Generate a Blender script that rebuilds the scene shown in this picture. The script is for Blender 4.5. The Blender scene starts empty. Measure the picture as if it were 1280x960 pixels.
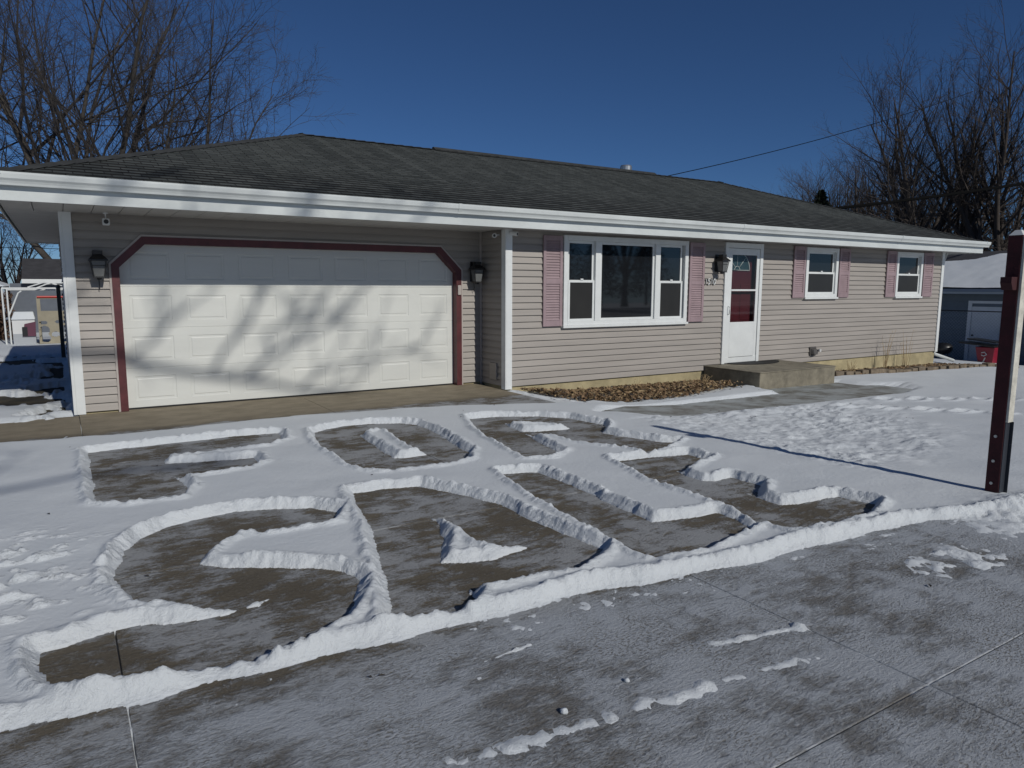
SUN_E=3.1;SKY_S=.05;SKY_AIR=1.0;SKY_OZ=10.0;EXPO=-.16
import bpy, math, random
import numpy as np
from mathutils import Vector, Matrix
R=random.Random(7)
sc=bpy.context.scene
COL=sc.collection
PI=math.pi
# ------------------------------------------------------------------ helpers
class MB:
    def __init__(s): s.v=[];s.f=[];s.mi=[]
    def quad(s,*p,m=0):
        n=len(s.v);s.v+= [tuple(q) for q in p];s.f.append(tuple(range(n,n+len(p))));s.mi.append(m);return s
    def box(s,x0,x1,y0,y1,z0,z1,m=0):
        n=len(s.v)
        s.v+=[(x0,y0,z0),(x1,y0,z0),(x1,y1,z0),(x0,y1,z0),(x0,y0,z1),(x1,y0,z1),(x1,y1,z1),(x0,y1,z1)]
        for f in ((0,3,2,1),(4,5,6,7),(0,1,5,4),(1,2,6,5),(2,3,7,6),(3,0,4,7)):
            s.f.append(tuple(n+i for i in f));s.mi.append(m)
        return s
    def hexa(s,b,t,m=0):        # bottom 4 pts, top 4 pts
        n=len(s.v);s.v+=[tuple(q) for q in b]+[tuple(q) for q in t]
        for f in ((0,3,2,1),(4,5,6,7),(0,1,5,4),(1,2,6,5),(2,3,7,6),(3,0,4,7)):
            s.f.append(tuple(n+i for i in f));s.mi.append(m)
        return s
    def prismY(s,poly,y0,y1,m=0):   # poly in (x,z)
        n=len(s.v);k=len(poly)
        s.v+=[(x,y0,z) for x,z in poly]+[(x,y1,z) for x,z in poly]
        s.f.append(tuple(range(n,n+k)));s.f.append(tuple(range(n+2*k-1,n+k-1,-1)));s.mi+=[m,m]
        for i in range(k):
            j=(i+1)%k;s.f.append((n+j,n+i,n+k+i,n+k+j));s.mi.append(m)
        return s
    def prismX(s,poly,x0,x1,m=0):   # poly in (y,z)
        n=len(s.v);k=len(poly)
        s.v+=[(x0,y,z) for y,z in poly]+[(x1,y,z) for y,z in poly]
        s.f.append(tuple(range(n,n+k)));s.f.append(tuple(range(n+2*k-1,n+k-1,-1)));s.mi+=[m,m]
        for i in range(k):
            j=(i+1)%k;s.f.append((n+j,n+i,n+k+i,n+k+j));s.mi.append(m)
        return s
    def tube(s,pts,rad,k=8,m=0,cap=True):
        pts=[Vector(p) for p in pts]
        if not hasattr(rad,'__len__'): rad=[rad]*len(pts)
        rings=[];up=None
        for i,p in enumerate(pts):
            a=pts[max(i-1,0)];b=pts[min(i+1,len(pts)-1)];d=(b-a).normalized()
            if up is None: up=Vector((0,0,1)) if abs(d.z)<.9 else Vector((1,0,0))
            u=(up-d*up.dot(d))
            if u.length<1e-4: u=Vector((0,1,0))-d*d.y
            u.normalize();w=d.cross(u);up=u
            n=len(s.v)
            for j in range(k):
                t=2*PI*j/k;q=p+(u*math.cos(t)+w*math.sin(t))*rad[i];s.v.append(tuple(q))
            rings.append(n)
        for a,b in zip(rings,rings[1:]):
            for j in range(k):
                j2=(j+1)%k;s.f.append((a+j,a+j2,b+j2,b+j));s.mi.append(m)
        if cap:
            s.f.append(tuple(rings[0]+j for j in range(k-1,-1,-1)));s.f.append(tuple(rings[-1]+j for j in range(k)));s.mi+=[m,m]
        return s
    def lathe(s,prof,cx,cy,k=20,m=0):  # prof (r,z)
        n0=len(s.v)
        for r,z in prof:
            for j in range(k):
                t=2*PI*j/k;s.v.append((cx+r*math.cos(t),cy+r*math.sin(t),z))
        for i in range(len(prof)-1):
            for j in range(k):
                j2=(j+1)%k;a=n0+i*k;b=a+k;s.f.append((a+j,a+j2,b+j2,b+j));s.mi.append(m)
        return s
    def build(s,name,mats,parent=None,smooth=False,bevel=0):
        me=bpy.data.meshes.new(name);me.from_pydata(s.v,[],s.f)
        if not isinstance(mats,(list,tuple)): mats=[mats]
        for m in mats: me.materials.append(m)
        if len(mats)>1: me.polygons.foreach_set('material_index',s.mi)
        if smooth: me.polygons.foreach_set('use_smooth',[True]*len(me.polygons))
        me.update()
        o=bpy.data.objects.new(name,me);COL.objects.link(o)
        if parent is not None:
            o.parent=parent
            if parent.type=='EMPTY': o.matrix_parent_inverse=Matrix.Translation(parent.location).inverted()
        if bevel:
            b=o.modifiers.new('b','BEVEL');b.width=bevel;b.segments=2;b.limit_method='ANGLE';b.angle_limit=math.radians(40)
        return o
def empty(name,loc,label,cat,group=None):
    o=bpy.data.objects.new(name,None);COL.objects.link(o);o.location=loc;o.empty_display_size=.2
    o['label']=label;o['category']=cat
    if group:o['group']=group
    return o
def tag(o,label,cat,group=None,kind=None):
    if label:o['label']=label
    if cat:o['category']=cat
    if group:o['group']=group
    if kind:o['kind']=kind
    return o
def copy_tree(o,parent=None):
    c=o.copy();COL.objects.link(c)
    if parent is not None:
        c.parent=parent;c.matrix_parent_inverse=o.matrix_parent_inverse.copy()
    for ch in list(o.children): copy_tree(ch,c)
    return c
# ------------------------------------------------------------------ materials
def mat(name,col,rough=.7,var=0,vscale=4,bump=0,bscale=40,spec=.5,metal=0,col2=None,stretch=None,vlo=.35,vhi=.65):
    m=bpy.data.materials.new(name);m.use_nodes=True;nt=m.node_tree;n=nt.nodes;l=nt.links
    b=n['Principled BSDF'];b.inputs['Base Color'].default_value=(*col,1);b.inputs['Roughness'].default_value=rough
    b.inputs['Metallic'].default_value=metal;b.inputs['Specular IOR Level'].default_value=spec
    tc=n.new('ShaderNodeTexCoord');mp=n.new('ShaderNodeMapping');l.new(tc.outputs['Object'],mp.inputs[0])
    if stretch: mp.inputs['Scale'].default_value=stretch
    if var or col2:
        no=n.new('ShaderNodeTexNoise');no.inputs['Scale'].default_value=vscale;no.inputs['Detail'].default_value=8;no.inputs['Roughness'].default_value=.65
        l.new(mp.outputs[0],no.inputs['Vector'])
        cr=n.new('ShaderNodeMapRange');cr.inputs['From Min'].default_value=vlo;cr.inputs['From Max'].default_value=vhi;l.new(no.outputs['Fac'],cr.inputs['Value'])
        mx=n.new('ShaderNodeMix');mx.data_type='RGBA';l.new(cr.outputs[0],mx.inputs['Factor'])
        if col2 is None:
            mx.inputs['A'].default_value=(*[c*(1-var) for c in col],1);mx.inputs['B'].default_value=(*[min(1,c*(1+var)) for c in col],1)
        else:
            mx.inputs['A'].default_value=(*col,1);mx.inputs['B'].default_value=(*col2,1)
        l.new(mx.outputs['Result'],b.inputs['Base Color'])
    if bump:
        nb=n.new('ShaderNodeTexNoise');nb.inputs['Scale'].default_value=bscale;nb.inputs['Detail'].default_value=6
        l.new(mp.outputs[0],nb.inputs['Vector'])
        bp=n.new('ShaderNodeBump');bp.inputs['Strength'].default_value=bump;bp.inputs['Distance'].default_value=.01
        l.new(nb.outputs['Fac'],bp.inputs['Height']);l.new(bp.outputs[0],b.inputs['Normal'])
    return m
M={}
M['siding']=mat('vinyl siding',(.312,.285,.256),.55,var=.10,vscale=1.3,bump=.12,bscale=25,stretch=(.4,.4,6))
M['jmould']=mat('siding trim',(.40,.36,.33),.5,var=.05)
M['white']=mat('white painted trim',(.66,.68,.67),.4,var=.05,vscale=3,bump=.05,bscale=60)
M['fascia']=mat('white fascia metal',(.56,.59,.58),.38,var=.09,vscale=2,bump=.05,bscale=20,stretch=(.6,1,1))
M['soffit']=mat('soffit vinyl',(.42,.41,.39),.55,var=.06)
M['gdoor']=mat('garage door paint',(.61,.62,.585),.45,var=.05,vscale=1.5,bump=.10,bscale=70,stretch=(.25,1,1.5))
M['maroon']=mat('maroon trim paint',(.085,.018,.02),.45,var=.25,vscale=5,bump=.08,bscale=30)
M['shutter']=mat('faded shutter plastic',(.29,.212,.224),.5,var=.12,vscale=4,bump=.05,bscale=40)
M['found']=mat('painted foundation',(.37,.315,.185),.8,var=.2,vscale=3,bump=.4,bscale=40)
M['roofm']=None
M['black']=mat('black metal',(.012,.012,.013),.4)
M['glassd']=mat('window glass dark room',(.010,.011,.013),.03,spec=.75)
M['screen']=mat('insect screen',(.026,.025,.023),.3,spec=.4,var=.1,vscale=3)
M['lampglass']=mat('frosted lamp glass',(.13,.135,.135),.25,var=.1)
M['steel']=mat('galvanised steel',(.45,.46,.46),.35,metal=.8,var=.1)
M['reddoor']=mat('red entry door',(.10,.018,.026),.35,var=.08)
M['cable']=mat('black cable',(.004,.004,.004),.95,spec=.1)
M['rubber']=mat('black rubber mat',(.012,.012,.012),.8,bump=.5,bscale=120)
M['plasticw']=mat('white plastic',(.62,.63,.62),.4)
M['stepc']=mat('aged step concrete',(.20,.18,.135),.85,var=.28,vscale=5,bump=.5,bscale=45)
M['bark']=mat('bark',(.052,.045,.038),.9,var=.35,vscale=3,bump=.6,bscale=20)
M['twig']=mat('twigs',(.036,.031,.029),.9,var=.3,vscale=.8)
M['barkfar']=mat('far bark',(.050,.040,.034),.9,var=.3,vscale=.8)
M['leaf']=mat('dead leaves',(.10,.055,.028),.8,col2=(.30,.20,.11),vscale=9)
M['straw']=mat('dry stems',(.33,.24,.13),.8,var=.3,vscale=9)
M['evergreen']=mat('evergreen',(.012,.022,.012),.9,var=.4,vscale=3)
M['grass']=mat('winter grass',(.07,.055,.03),.95,col2=(.03,.028,.02),vscale=2.5,bump=.8,bscale=30)
M['bluesid']=mat('blue siding',(.13,.165,.20),.6,var=.06)
M['bluedoor']=mat('pale door',(.66,.70,.74),.5,var=.04)
M['stone']=mat('edging stone',(.17,.135,.095),.9,var=.35,vscale=6,bump=.7,bscale=30)
M['redplastic']=mat('red plastic',(.22,.012,.03),.45,var=.1)
M['tan']=mat('tan plastic',(.28,.25,.18),.6,var=.1)
M['greyb']=mat('grey shed wall',(.10,.115,.14),.7,var=.1)
M['darkroof']=mat('dark shingles',(.045,.045,.05),.9,var=.2)
M['pink']=mat('maroon plastic',(.10,.025,.05),.5)
M['brownhedge']=mat('brown hedge',(.09,.05,.03),.9,var=.3,vscale=8)
M['redplay']=mat('red rail',(.45,.04,.03),.4)

def snow_mat():
    m=bpy.data.materials.new('snow');m.use_nodes=True;nt=m.node_tree;n=nt.nodes;l=nt.links
    b=n['Principled BSDF'];b.inputs['Roughness'].default_value=.75;b.inputs['Specular IOR Level'].default_value=.25
    g=n.new('ShaderNodeNewGeometry')
    no=n.new('ShaderNodeTexNoise');no.inputs['Scale'].default_value=1.7;no.inputs['Detail'].default_value=8
    l.new(g.outputs['Position'],no.inputs['Vector'])
    mx=n.new('ShaderNodeMix');mx.data_type='RGBA';mx.inputs['A'].default_value=(.575,.615,.645,1);mx.inputs['B'].default_value=(.695,.725,.745,1)
    l.new(no.outputs['Fac'],mx.inputs['Factor']);l.new(mx.outputs['Result'],b.inputs['Base Color'])
    n1=n.new('ShaderNodeTexNoise');n1.inputs['Scale'].default_value=27;n1.inputs['Detail'].default_value=9;n1.inputs['Roughness'].default_value=.68
    n2=n.new('ShaderNodeTexNoise');n2.inputs['Scale'].default_value=160;n2.inputs['Detail'].default_value=3
    l.new(g.outputs['Position'],n1.inputs['Vector']);l.new(g.outputs['Position'],n2.inputs['Vector'])
    b1=n.new('ShaderNodeBump');b1.inputs['Distance'].default_value=.024
    sp=n.new('ShaderNodeSeparateXYZ');l.new(g.outputs['True Normal'],sp.inputs[0])
    sm=n.new('ShaderNodeMapRange');sm.inputs['From Min'].default_value=.995;sm.inputs['From Max'].default_value=.85;sm.inputs['To Min'].default_value=.28;sm.inputs['To Max'].default_value=.85
    l.new(sp.outputs['Z'],sm.inputs['Value']);l.new(sm.outputs[0],b1.inputs['Strength'])
    b2=n.new('ShaderNodeBump');b2.inputs['Strength'].default_value=.25;b2.inputs['Distance'].default_value=.003
    l.new(n1.outputs['Fac'],b1.inputs['Height']);l.new(n2.outputs['Fac'],b2.inputs['Height']);l.new(b1.outputs[0],b2.inputs['Normal']);l.new(b2.outputs[0],b.inputs['Normal'])
    return m
M['snow']=snow_mat()
def concrete_mat():
    m=bpy.data.materials.new('driveway concrete with frost');m.use_nodes=True;nt=m.node_tree;n=nt.nodes;l=nt.links
    b=n['Principled BSDF'];b.inputs['Roughness'].default_value=.8;b.inputs['Specular IOR Level'].default_value=.3
    g=n.new('ShaderNodeNewGeometry')
    def noise(scale,det=6,rough=.6,st=None):
        x=n.new('ShaderNodeTexNoise');x.inputs['Scale'].default_value=scale;x.inputs['Detail'].default_value=det;x.inputs['Roughness'].default_value=rough
        if st:
            mp=n.new('ShaderNodeMapping');mp.inputs['Scale'].default_value=st;mp.inputs['Rotation'].default_value=(0,0,math.radians(-6));l.new(g.outputs['Position'],mp.inputs[0]);l.new(mp.outputs[0],x.inputs['Vector'])
        else: l.new(g.outputs['Position'],x.inputs['Vector'])
        return x.outputs['Fac']
    def rng(v,a,b_,c=0,d=1,smooth=True):
        x=n.new('ShaderNodeMapRange');x.interpolation_type='SMOOTHSTEP' if smooth else 'LINEAR'
        for k,q in zip(('From Min','From Max','To Min','To Max'),(a,b_,c,d)): x.inputs[k].default_value=q
        l.new(v,x.inputs['Value']);return x.outputs[0]
    def ma(op,a,b_=None):
        x=n.new('ShaderNodeMath');x.operation=op
        for i,q in enumerate((a,b_)):
            if q is None: continue
            if isinstance(q,(int,float)): x.inputs[i].default_value=q
            else: l.new(q,x.inputs[i])
        return x.outputs[0]
    def mixc(f,a,b_):
        x=n.new('ShaderNodeMix');x.data_type='RGBA';l.new(f,x.inputs['Factor'])
        for k,q in (('A',a),('B',b_)):
            if isinstance(q,tuple): x.inputs[k].default_value=(*q,1)
            else: l.new(q,x.inputs[k])
        return x.outputs['Result']
    sep=n.new('ShaderNodeSeparateXYZ');l.new(g.outputs['Position'],sep.inputs[0])
    X,Y=sep.outputs['X'],sep.outputs['Y']
    street=rng(Y,3.0,2.7)               # scraped strip in front of the writing
    apron=rng(ma('ADD',Y,ma('MULTIPLY',noise(1.1),.9)),9.55,9.95)                # dry strip under the eave
    big=noise(1.6,8,.65); mid=noise(5,9,.7,(1,2.2,1)); fine=noise(55,5,.7); vfine=noise(230,2,.5)
    wet=mixc(rng(big,.35,.65),(.095,.078,.052),(.175,.145,.098))
    dry=mixc(rng(noise(3,8,.6,(1,1.6,1)),.3,.7),(.205,.172,.115),(.30,.255,.18))
    sep2=n.new('ShaderNodeSeparateColor')
    c=mixc(apron,wet,dry)
    c=mixc(rng(fine,.42,.75,0,.40),c,(.24,.21,.165))    # aggregate
    c=mixc(rng(vfine,.55,.78,0,.45),c,(.06,.052,.04))
    # frost / trodden snow film
    ft=ma('ADD',ma('MULTIPLY',big,.85),ma('MULTIPLY',mid,.60))
    s1=noise(15,8,.75,(1,3.2,1));s2=noise(31,6,.7,(2.4,1,1));s3=noise(7,5,.7)
    scr=ma('MAXIMUM',ma('MULTIPLY',s1,1.0),ma('MULTIPLY',s2,ma('MULTIPLY',s3,1.75)))
    ft=ma('ADD',ft,ma('MULTIPLY',fine,.20));ft=ma('ADD',ft,ma('MULTIPLY',scr,.34))
    ft=ma('ADD',ft,ma('MULTIPLY',street,.075))
    ft=ma('ADD',ft,ma('MULTIPLY',rng(Y,5.0,8.0),.03))
    ft=ma('SUBTRACT',ft,ma('MULTIPLY',apron,.6))
    frost=rng(ft,.93,1.07,.03,.66)
    fs=rng(ft,.88,1.10,.24,.95)
    fx=n.new('ShaderNodeMix');fx.data_type='FLOAT';l.new(street,fx.inputs['Factor']);l.new(frost,fx.inputs['A']);l.new(fs,fx.inputs['B'])
    speck=noise(48,4,.65,(1,2.0,1));sg=noise(2.3,5,.6)
    hole=ma('MULTIPLY',rng(speck,.50,.64),rng(sg,.40,.66,.05,.70))
    fr=ma('MULTIPLY',fx.outputs['Result'],ma('SUBTRACT',1.0,hole))
    c=mixc(fr,c,(.42,.45,.485))
    l.new(c,b.inputs['Base Color'])
    bp=n.new('ShaderNodeBump');bp.inputs['Strength'].default_value=.85;bp.inputs['Distance'].default_value=.014
    l.new(ma('ADD',ma('ADD',ma('MULTIPLY',fine,.4),ma('MULTIPLY',mid,.5)),ma('ADD',ma('MULTIPLY',scr,.9),ma('MULTIPLY',fr,.9))),bp.inputs['Height'])
    bp2=n.new('ShaderNodeBump');bp2.inputs['Strength'].default_value=.4;bp2.inputs['Distance'].default_value=.002
    l.new(vfine,bp2.inputs['Height']);l.new(bp.outputs[0],bp2.inputs['Normal']);l.new(bp2.outputs[0],b.inputs['Normal'])
    return m
M['drive']=concrete_mat()
def roof_mat():
    m=bpy.data.materials.new('asphalt shingles');m.use_nodes=True;nt=m.node_tree;n=nt.nodes;l=nt.links
    b=n['Principled BSDF'];b.inputs['Roughness'].default_value=.9;b.inputs['Specular IOR Level'].default_value=.25
    uv=n.new('ShaderNodeUVMap')
    br=n.new('ShaderNodeTexBrick');br.inputs['Scale'].default_value=1;br.offset=.37;br.offset_frequency=2;br.squash=1
    br.inputs['Brick Width'].default_value=.19;br.inputs['Row Height'].default_value=.14;br.inputs['Mortar Size'].default_value=.006;br.inputs['Bias'].default_value=0
    br.inputs['Color1'].default_value=(.036,.041,.040,1);br.inputs['Color2'].default_value=(.082,.089,.086,1);br.inputs['Mortar'].default_value=(.012,.012,.012,1)
    l.new(uv.outputs[0],br.inputs['Vector'])
    no=n.new('ShaderNodeTexNoise');no.inputs['Scale'].default_value=.6;no.inputs['Detail'].default_value=6;l.new(uv.outputs[0],no.inputs['Vector'])
    n3=n.new('ShaderNodeTexNoise');n3.inputs['Scale'].default_value=90;l.new(uv.outputs[0],n3.inputs['Vector'])
    mr=n.new('ShaderNodeMapRange');mr.inputs['From Min'].default_value=.35;mr.inputs['From Max'].default_value=.65;mr.inputs['To Min'].default_value=.93;mr.inputs['To Max'].default_value=1.08;l.new(no.outputs['Fac'],mr.inputs['Value'])
    mr3=n.new('ShaderNodeMapRange');mr3.inputs['To Min'].default_value=.5;mr3.inputs['To Max'].default_value=1.5;l.new(n3.outputs['Fac'],mr3.inputs['Value'])
    mm=n.new('ShaderNodeMath');mm.operation='MULTIPLY';l.new(mr.outputs[0],mm.inputs[0]);l.new(mr3.outputs[0],mm.inputs[1])
    vm=n.new('ShaderNodeVectorMath');vm.operation='SCALE';l.new(br.outputs['Color'],vm.inputs[0]);l.new(mm.outputs[0],vm.inputs['Scale'])
    l.new(vm.outputs[0],b.inputs['Base Color'])
    bw=n.new('ShaderNodeRGBToBW');l.new(br.outputs['Color'],bw.inputs[0])
    bp=n.new('ShaderNodeBump');bp.inputs['Strength'].default_value=.8;bp.inputs['Distance'].default_value=.06;l.new(bw.outputs[0],bp.inputs['Height']);l.new(bp.outputs[0],b.inputs['Normal'])
    return m
M['roof']=roof_mat()
def clear_glass():
    m=bpy.data.materials.new('storm door glass');m.use_nodes=True;nt=m.node_tree;n=nt.nodes;l=nt.links
    n.remove(n['Principled BSDF']);o=n['Material Output']
    t=n.new('ShaderNodeBsdfTransparent');t.inputs[0].default_value=(.8,.83,.82,1)
    gl=n.new('ShaderNodeBsdfGlossy');gl.inputs['Roughness'].default_value=.02
    fr=n.new('ShaderNodeFresnel');fr.inputs[0].default_value=1.6
    mx=n.new('ShaderNodeMixShader');l.new(fr.outputs[0],mx.inputs[0]);l.new(t.outputs[0],mx.inputs[1]);l.new(gl.outputs[0],mx.inputs[2]);l.new(mx.outputs[0],o.inputs[0])
    return m
M['glass']=clear_glass()
# ------------------------------------------------------------------ noise on numpy arrays
_rs=np.random.RandomState(11);_LAT=_rs.rand(512,512)
def vn(x,y,s,ox=0,oy=0):
    x=x/s+ox;y=y/s+oy;xi=np.floor(x).astype(int);yi=np.floor(y).astype(int);fx=x-xi;fy=y-yi
    fx=fx*fx*(3-2*fx);fy=fy*fy*(3-2*fy)
    a=_LAT[xi%512,yi%512];b=_LAT[(xi+1)%512,yi%512];c=_LAT[xi%512,(yi+1)%512];d=_LAT[(xi+1)%512,(yi+1)%512]
    return (a*(1-fx)+b*fx)*(1-fy)+(c*(1-fx)+d*fx)*fy
def fbm(x,y,s,o=4,g=.5,ox=0):
    t=0;a=1;n=0
    for i in range(o):
        t=t+a*vn(x+y*.31*(i%2),y-x*.27*(i%2),s,ox+17.3*i,ox*1.7+9.1*i);n+=a;a*=g;s/=2.03
    return t/n
def ss(t): 
    t=np.clip(t,0,1);return t*t*(3-2*t)
def sdf(X,Y,poly,mg=.45):
    out=np.full(X.shape,mg);P=np.array(poly)
    m=(X>P[:,0].min()-mg)&(X<P[:,0].max()+mg)&(Y>P[:,1].min()-mg)&(Y<P[:,1].max()+mg)
    x=X[m];y=Y[m];d=np.full(x.shape,1e9);ins=np.zeros(x.shape,bool)
    for i in range(len(P)):
        ax,ay=P[i];bx,by=P[(i+1)%len(P)]
        ex,ey=bx-ax,by-ay;L=ex*ex+ey*ey+1e-12
        t=np.clip(((x-ax)*ex+(y-ay)*ey)/L,0,1)
        d=np.minimum(d,(x-ax-t*ex)**2+(y-ay-t*ey)**2)
        if ay!=by:
            c=((ay>y)!=(by>y))&(x<(bx-ax)*(y-ay)/(by-ay)+ax);ins^=c
    d=np.sqrt(d);d[ins]*=-1
    out[m]=np.minimum(d,mg);return out
def zg(X,Y):
    X=np.asarray(X,float);Y=np.asarray(Y,float)
    a=-.14*ss((X-5.9)/1.4)*ss((Y-2.5)/4)-.05*ss((X-6.1)/1)*ss((Y-1)/2)*(1-ss((Y-2.5)/4))
    a=a-.014*np.clip(X-7,0,12.3)*ss((Y-1)/4)
    return a-.08*np.clip(X-19.3,0,9)
# ------------------------------------------------------------------ setting: ground, snow, concrete
LET={}
LET['F']=[(0.148,8.159),(0.388,8.195),(0.76,8.211),(1.136,8.231),(1.5,8.252),(2.009,8.162),(1.935,7.717),(1.693,7.461),(1.343,7.412),(1.021,7.426),(0.812,7.49),(0.745,7.465),(0.752,7.289),(0.983,7.202),(1.285,7.128),(1.504,7.096),(1.498,6.785),(1.34,6.614),(1.111,6.584),(0.921,6.563),(0.79,6.621),(0.747,6.734),(0.752,6.689),(0.793,6.469),(0.797,6.245),(0.673,5.94),(0.494,5.959),(0.362,5.942),(0.149,6.109),(0.136,6.624),(0.145,7.413)]
LET['O']=[(2.361,7.952),(2.538,8.097),(2.798,8.171),(3.112,8.151),(3.441,8.005),(3.564,7.793),(3.553,7.479),(3.521,7.101),(3.433,6.57),(3.389,6.197),(3.173,5.86),(3.0,5.805),(2.853,5.793),(2.65,5.839),(2.468,5.826),(2.367,5.858),(2.251,5.994),(2.178,6.221),(2.201,6.586),(2.199,6.892),(2.219,7.294)]
LET['Oi']=[(2.747,7.573),(2.706,7.101),(2.669,6.675),(2.666,6.362),(2.765,6.301),(2.985,6.327),(2.965,6.604),(3.03,7.093),(3.082,7.556),(2.966,7.676),(2.802,7.574)]
LET['R']=[(4.296,7.81),(4.68,7.761),(5.136,7.518),(5.383,7.203),(5.449,6.877),(5.482,6.645),(5.395,6.465),(5.166,6.26),(5.215,6.038),(5.297,5.798),(5.397,5.56),(5.55,5.443),(5.174,5.242),(4.865,5.176),(4.805,5.406),(4.683,5.705),(4.585,5.953),(4.502,6.277),(4.398,6.443),(4.385,6.698),(4.286,6.309),(4.214,5.943),(4.179,5.718),(3.875,5.498),(3.702,5.584),(3.754,5.915),(3.856,6.478),(4.008,7.095)]
LET['Ri']=[(4.513,7.366),(4.442,7.045),(4.415,6.813),(4.553,6.702),(5.032,6.613),(4.94,6.767),(4.783,7.001),(4.521,7.172)]
LET['S']=[(1.626,5.014),(1.513,5.22),(1.268,5.348),(0.993,5.427),(0.706,5.372),(0.516,5.295),(0.349,5.148),(0.262,4.964),(0.185,4.685),(0.16,4.539),(0.196,4.257),(0.269,4.001),(0.408,3.932),(0.536,3.79),(0.662,3.729),(0.776,3.686),(0.849,3.768),(0.74,3.749),(0.634,3.684),(0.501,3.686),(0.376,3.716),(0.23,3.776),(0.136,3.796),(0.03,3.791),(-0.096,3.744),(-0.192,3.737),(-0.165,3.55),(-0.11,3.337),(0.015,3.234),(0.162,3.209),(0.312,3.172),(0.48,3.144),(0.606,3.114),(0.749,3.144),(0.883,3.164),(1.02,3.268),(1.123,3.338),(1.229,3.5),(1.324,3.712),(1.325,3.817),(1.273,3.932),(1.163,4.056),(1.011,4.173),(0.82,4.283),(0.634,4.418),(0.611,4.477),(0.625,4.555),(0.763,4.737),(0.905,4.858),(1.063,4.76),(1.266,4.747),(1.478,4.733)]
LET['A']=[(1.823,5.133),(1.911,5.431),(2.15,5.41),(2.445,5.316),(2.575,5.022),(2.665,4.852),(2.764,4.553),(2.748,4.15),(2.775,3.814),(2.801,3.598),(2.826,3.397),(2.662,3.269),(2.414,3.192),(2.257,3.223),(2.027,3.258),(1.781,3.248),(1.814,3.308),(1.778,3.186),(1.618,3.056),(1.481,3.091),(1.351,3.105),(1.283,3.148),(1.421,3.514),(1.508,3.786),(1.583,4.067),(1.708,4.474),(1.769,4.754)]
LET['Ai']=[(2.172,4.433),(2.057,4.093),(1.921,3.858),(1.834,3.728),(1.952,3.684),(2.16,3.616),(2.464,3.672),(2.289,3.712),(2.207,3.854),(2.218,4.04),(2.223,4.42),(2.162,4.502)]
LET['L']=[(3.234,5.314),(3.563,5.204),(3.556,4.873),(3.521,4.408),(3.484,3.968),(3.456,3.614),(3.759,3.547),(4.024,3.516),(4.037,3.355),(3.94,3.16),(3.546,3.059),(3.281,3.028),(2.949,3.077),(2.973,3.38),(2.99,3.659),(3.017,4.034),(3.086,4.559),(3.174,5.032)]
LET['E']=[(4.401,5.145),(4.833,5.07),(5.229,4.987),(5.204,4.69),(4.665,4.515),(4.642,4.596),(4.61,4.367),(4.601,4.219),(4.692,4.136),(4.909,4.152),(4.909,3.853),(4.608,3.639),(4.62,3.74),(4.618,3.736),(4.585,3.569),(4.598,3.418),(4.732,3.343),(5.181,3.311),(5.22,3.031),(4.878,2.902),(4.488,2.876),(4.193,2.898),(4.094,2.94),(4.076,3.166),(4.173,3.553),(4.177,3.851),(4.189,4.359)]
WALK=[(5.95,7.3),(6.35,7.62),(6.9,7.85),(8.4,7.95),(10.6,8.02),(10.7,8.55),(13.0,8.55),(13.2,8.0),(13.9,7.75),(13.4,7.2),(12.5,6.95),(9.9,6.93),(8.0,6.98),(6.6,6.88)]
BED=[(6.2,9.95),(6.35,9.1),(7.0,8.42),(8.5,8.4),(9.9,8.72),(10.75,9.0),(10.75,9.95)]
BED2=[(12.9,9.95),(12.95,9.25),(16,9.02),(19.8,8.72),(21.5,8.6),(21.5,9.3),(19.6,9.95)]
APR=[(-.15,9.05),(.52,8.97),(1.25,8.99),(2.06,9.02),(2.45,9.07),(3.0,9.0),(3.82,8.9),(4.6,8.66),(5.3,8.41),(5.75,8.2),(6.3,8.15),(6.75,8.55),(6.3,9.2),(6.13,10.75),(-.15,10.75)]
FX=[-8,-1,-.3,.13,1.2,2.37,2.98,4.2,5.2,5.8,6.4,8,12,40];FY=[3.3,3.2,3.1,3.04,2.98,2.93,2.80,2.70,2.60,2.38,2.1,1.7,1.3,1.0]
LOW=-.032
def bil(x,y,s,ox=0):
    return 1-np.abs(2*vn(x,y,s,ox,ox*.7)-1)*.65-np.abs(2*vn(x,y,s*.43,ox+5,ox)-1)*.35
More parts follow.
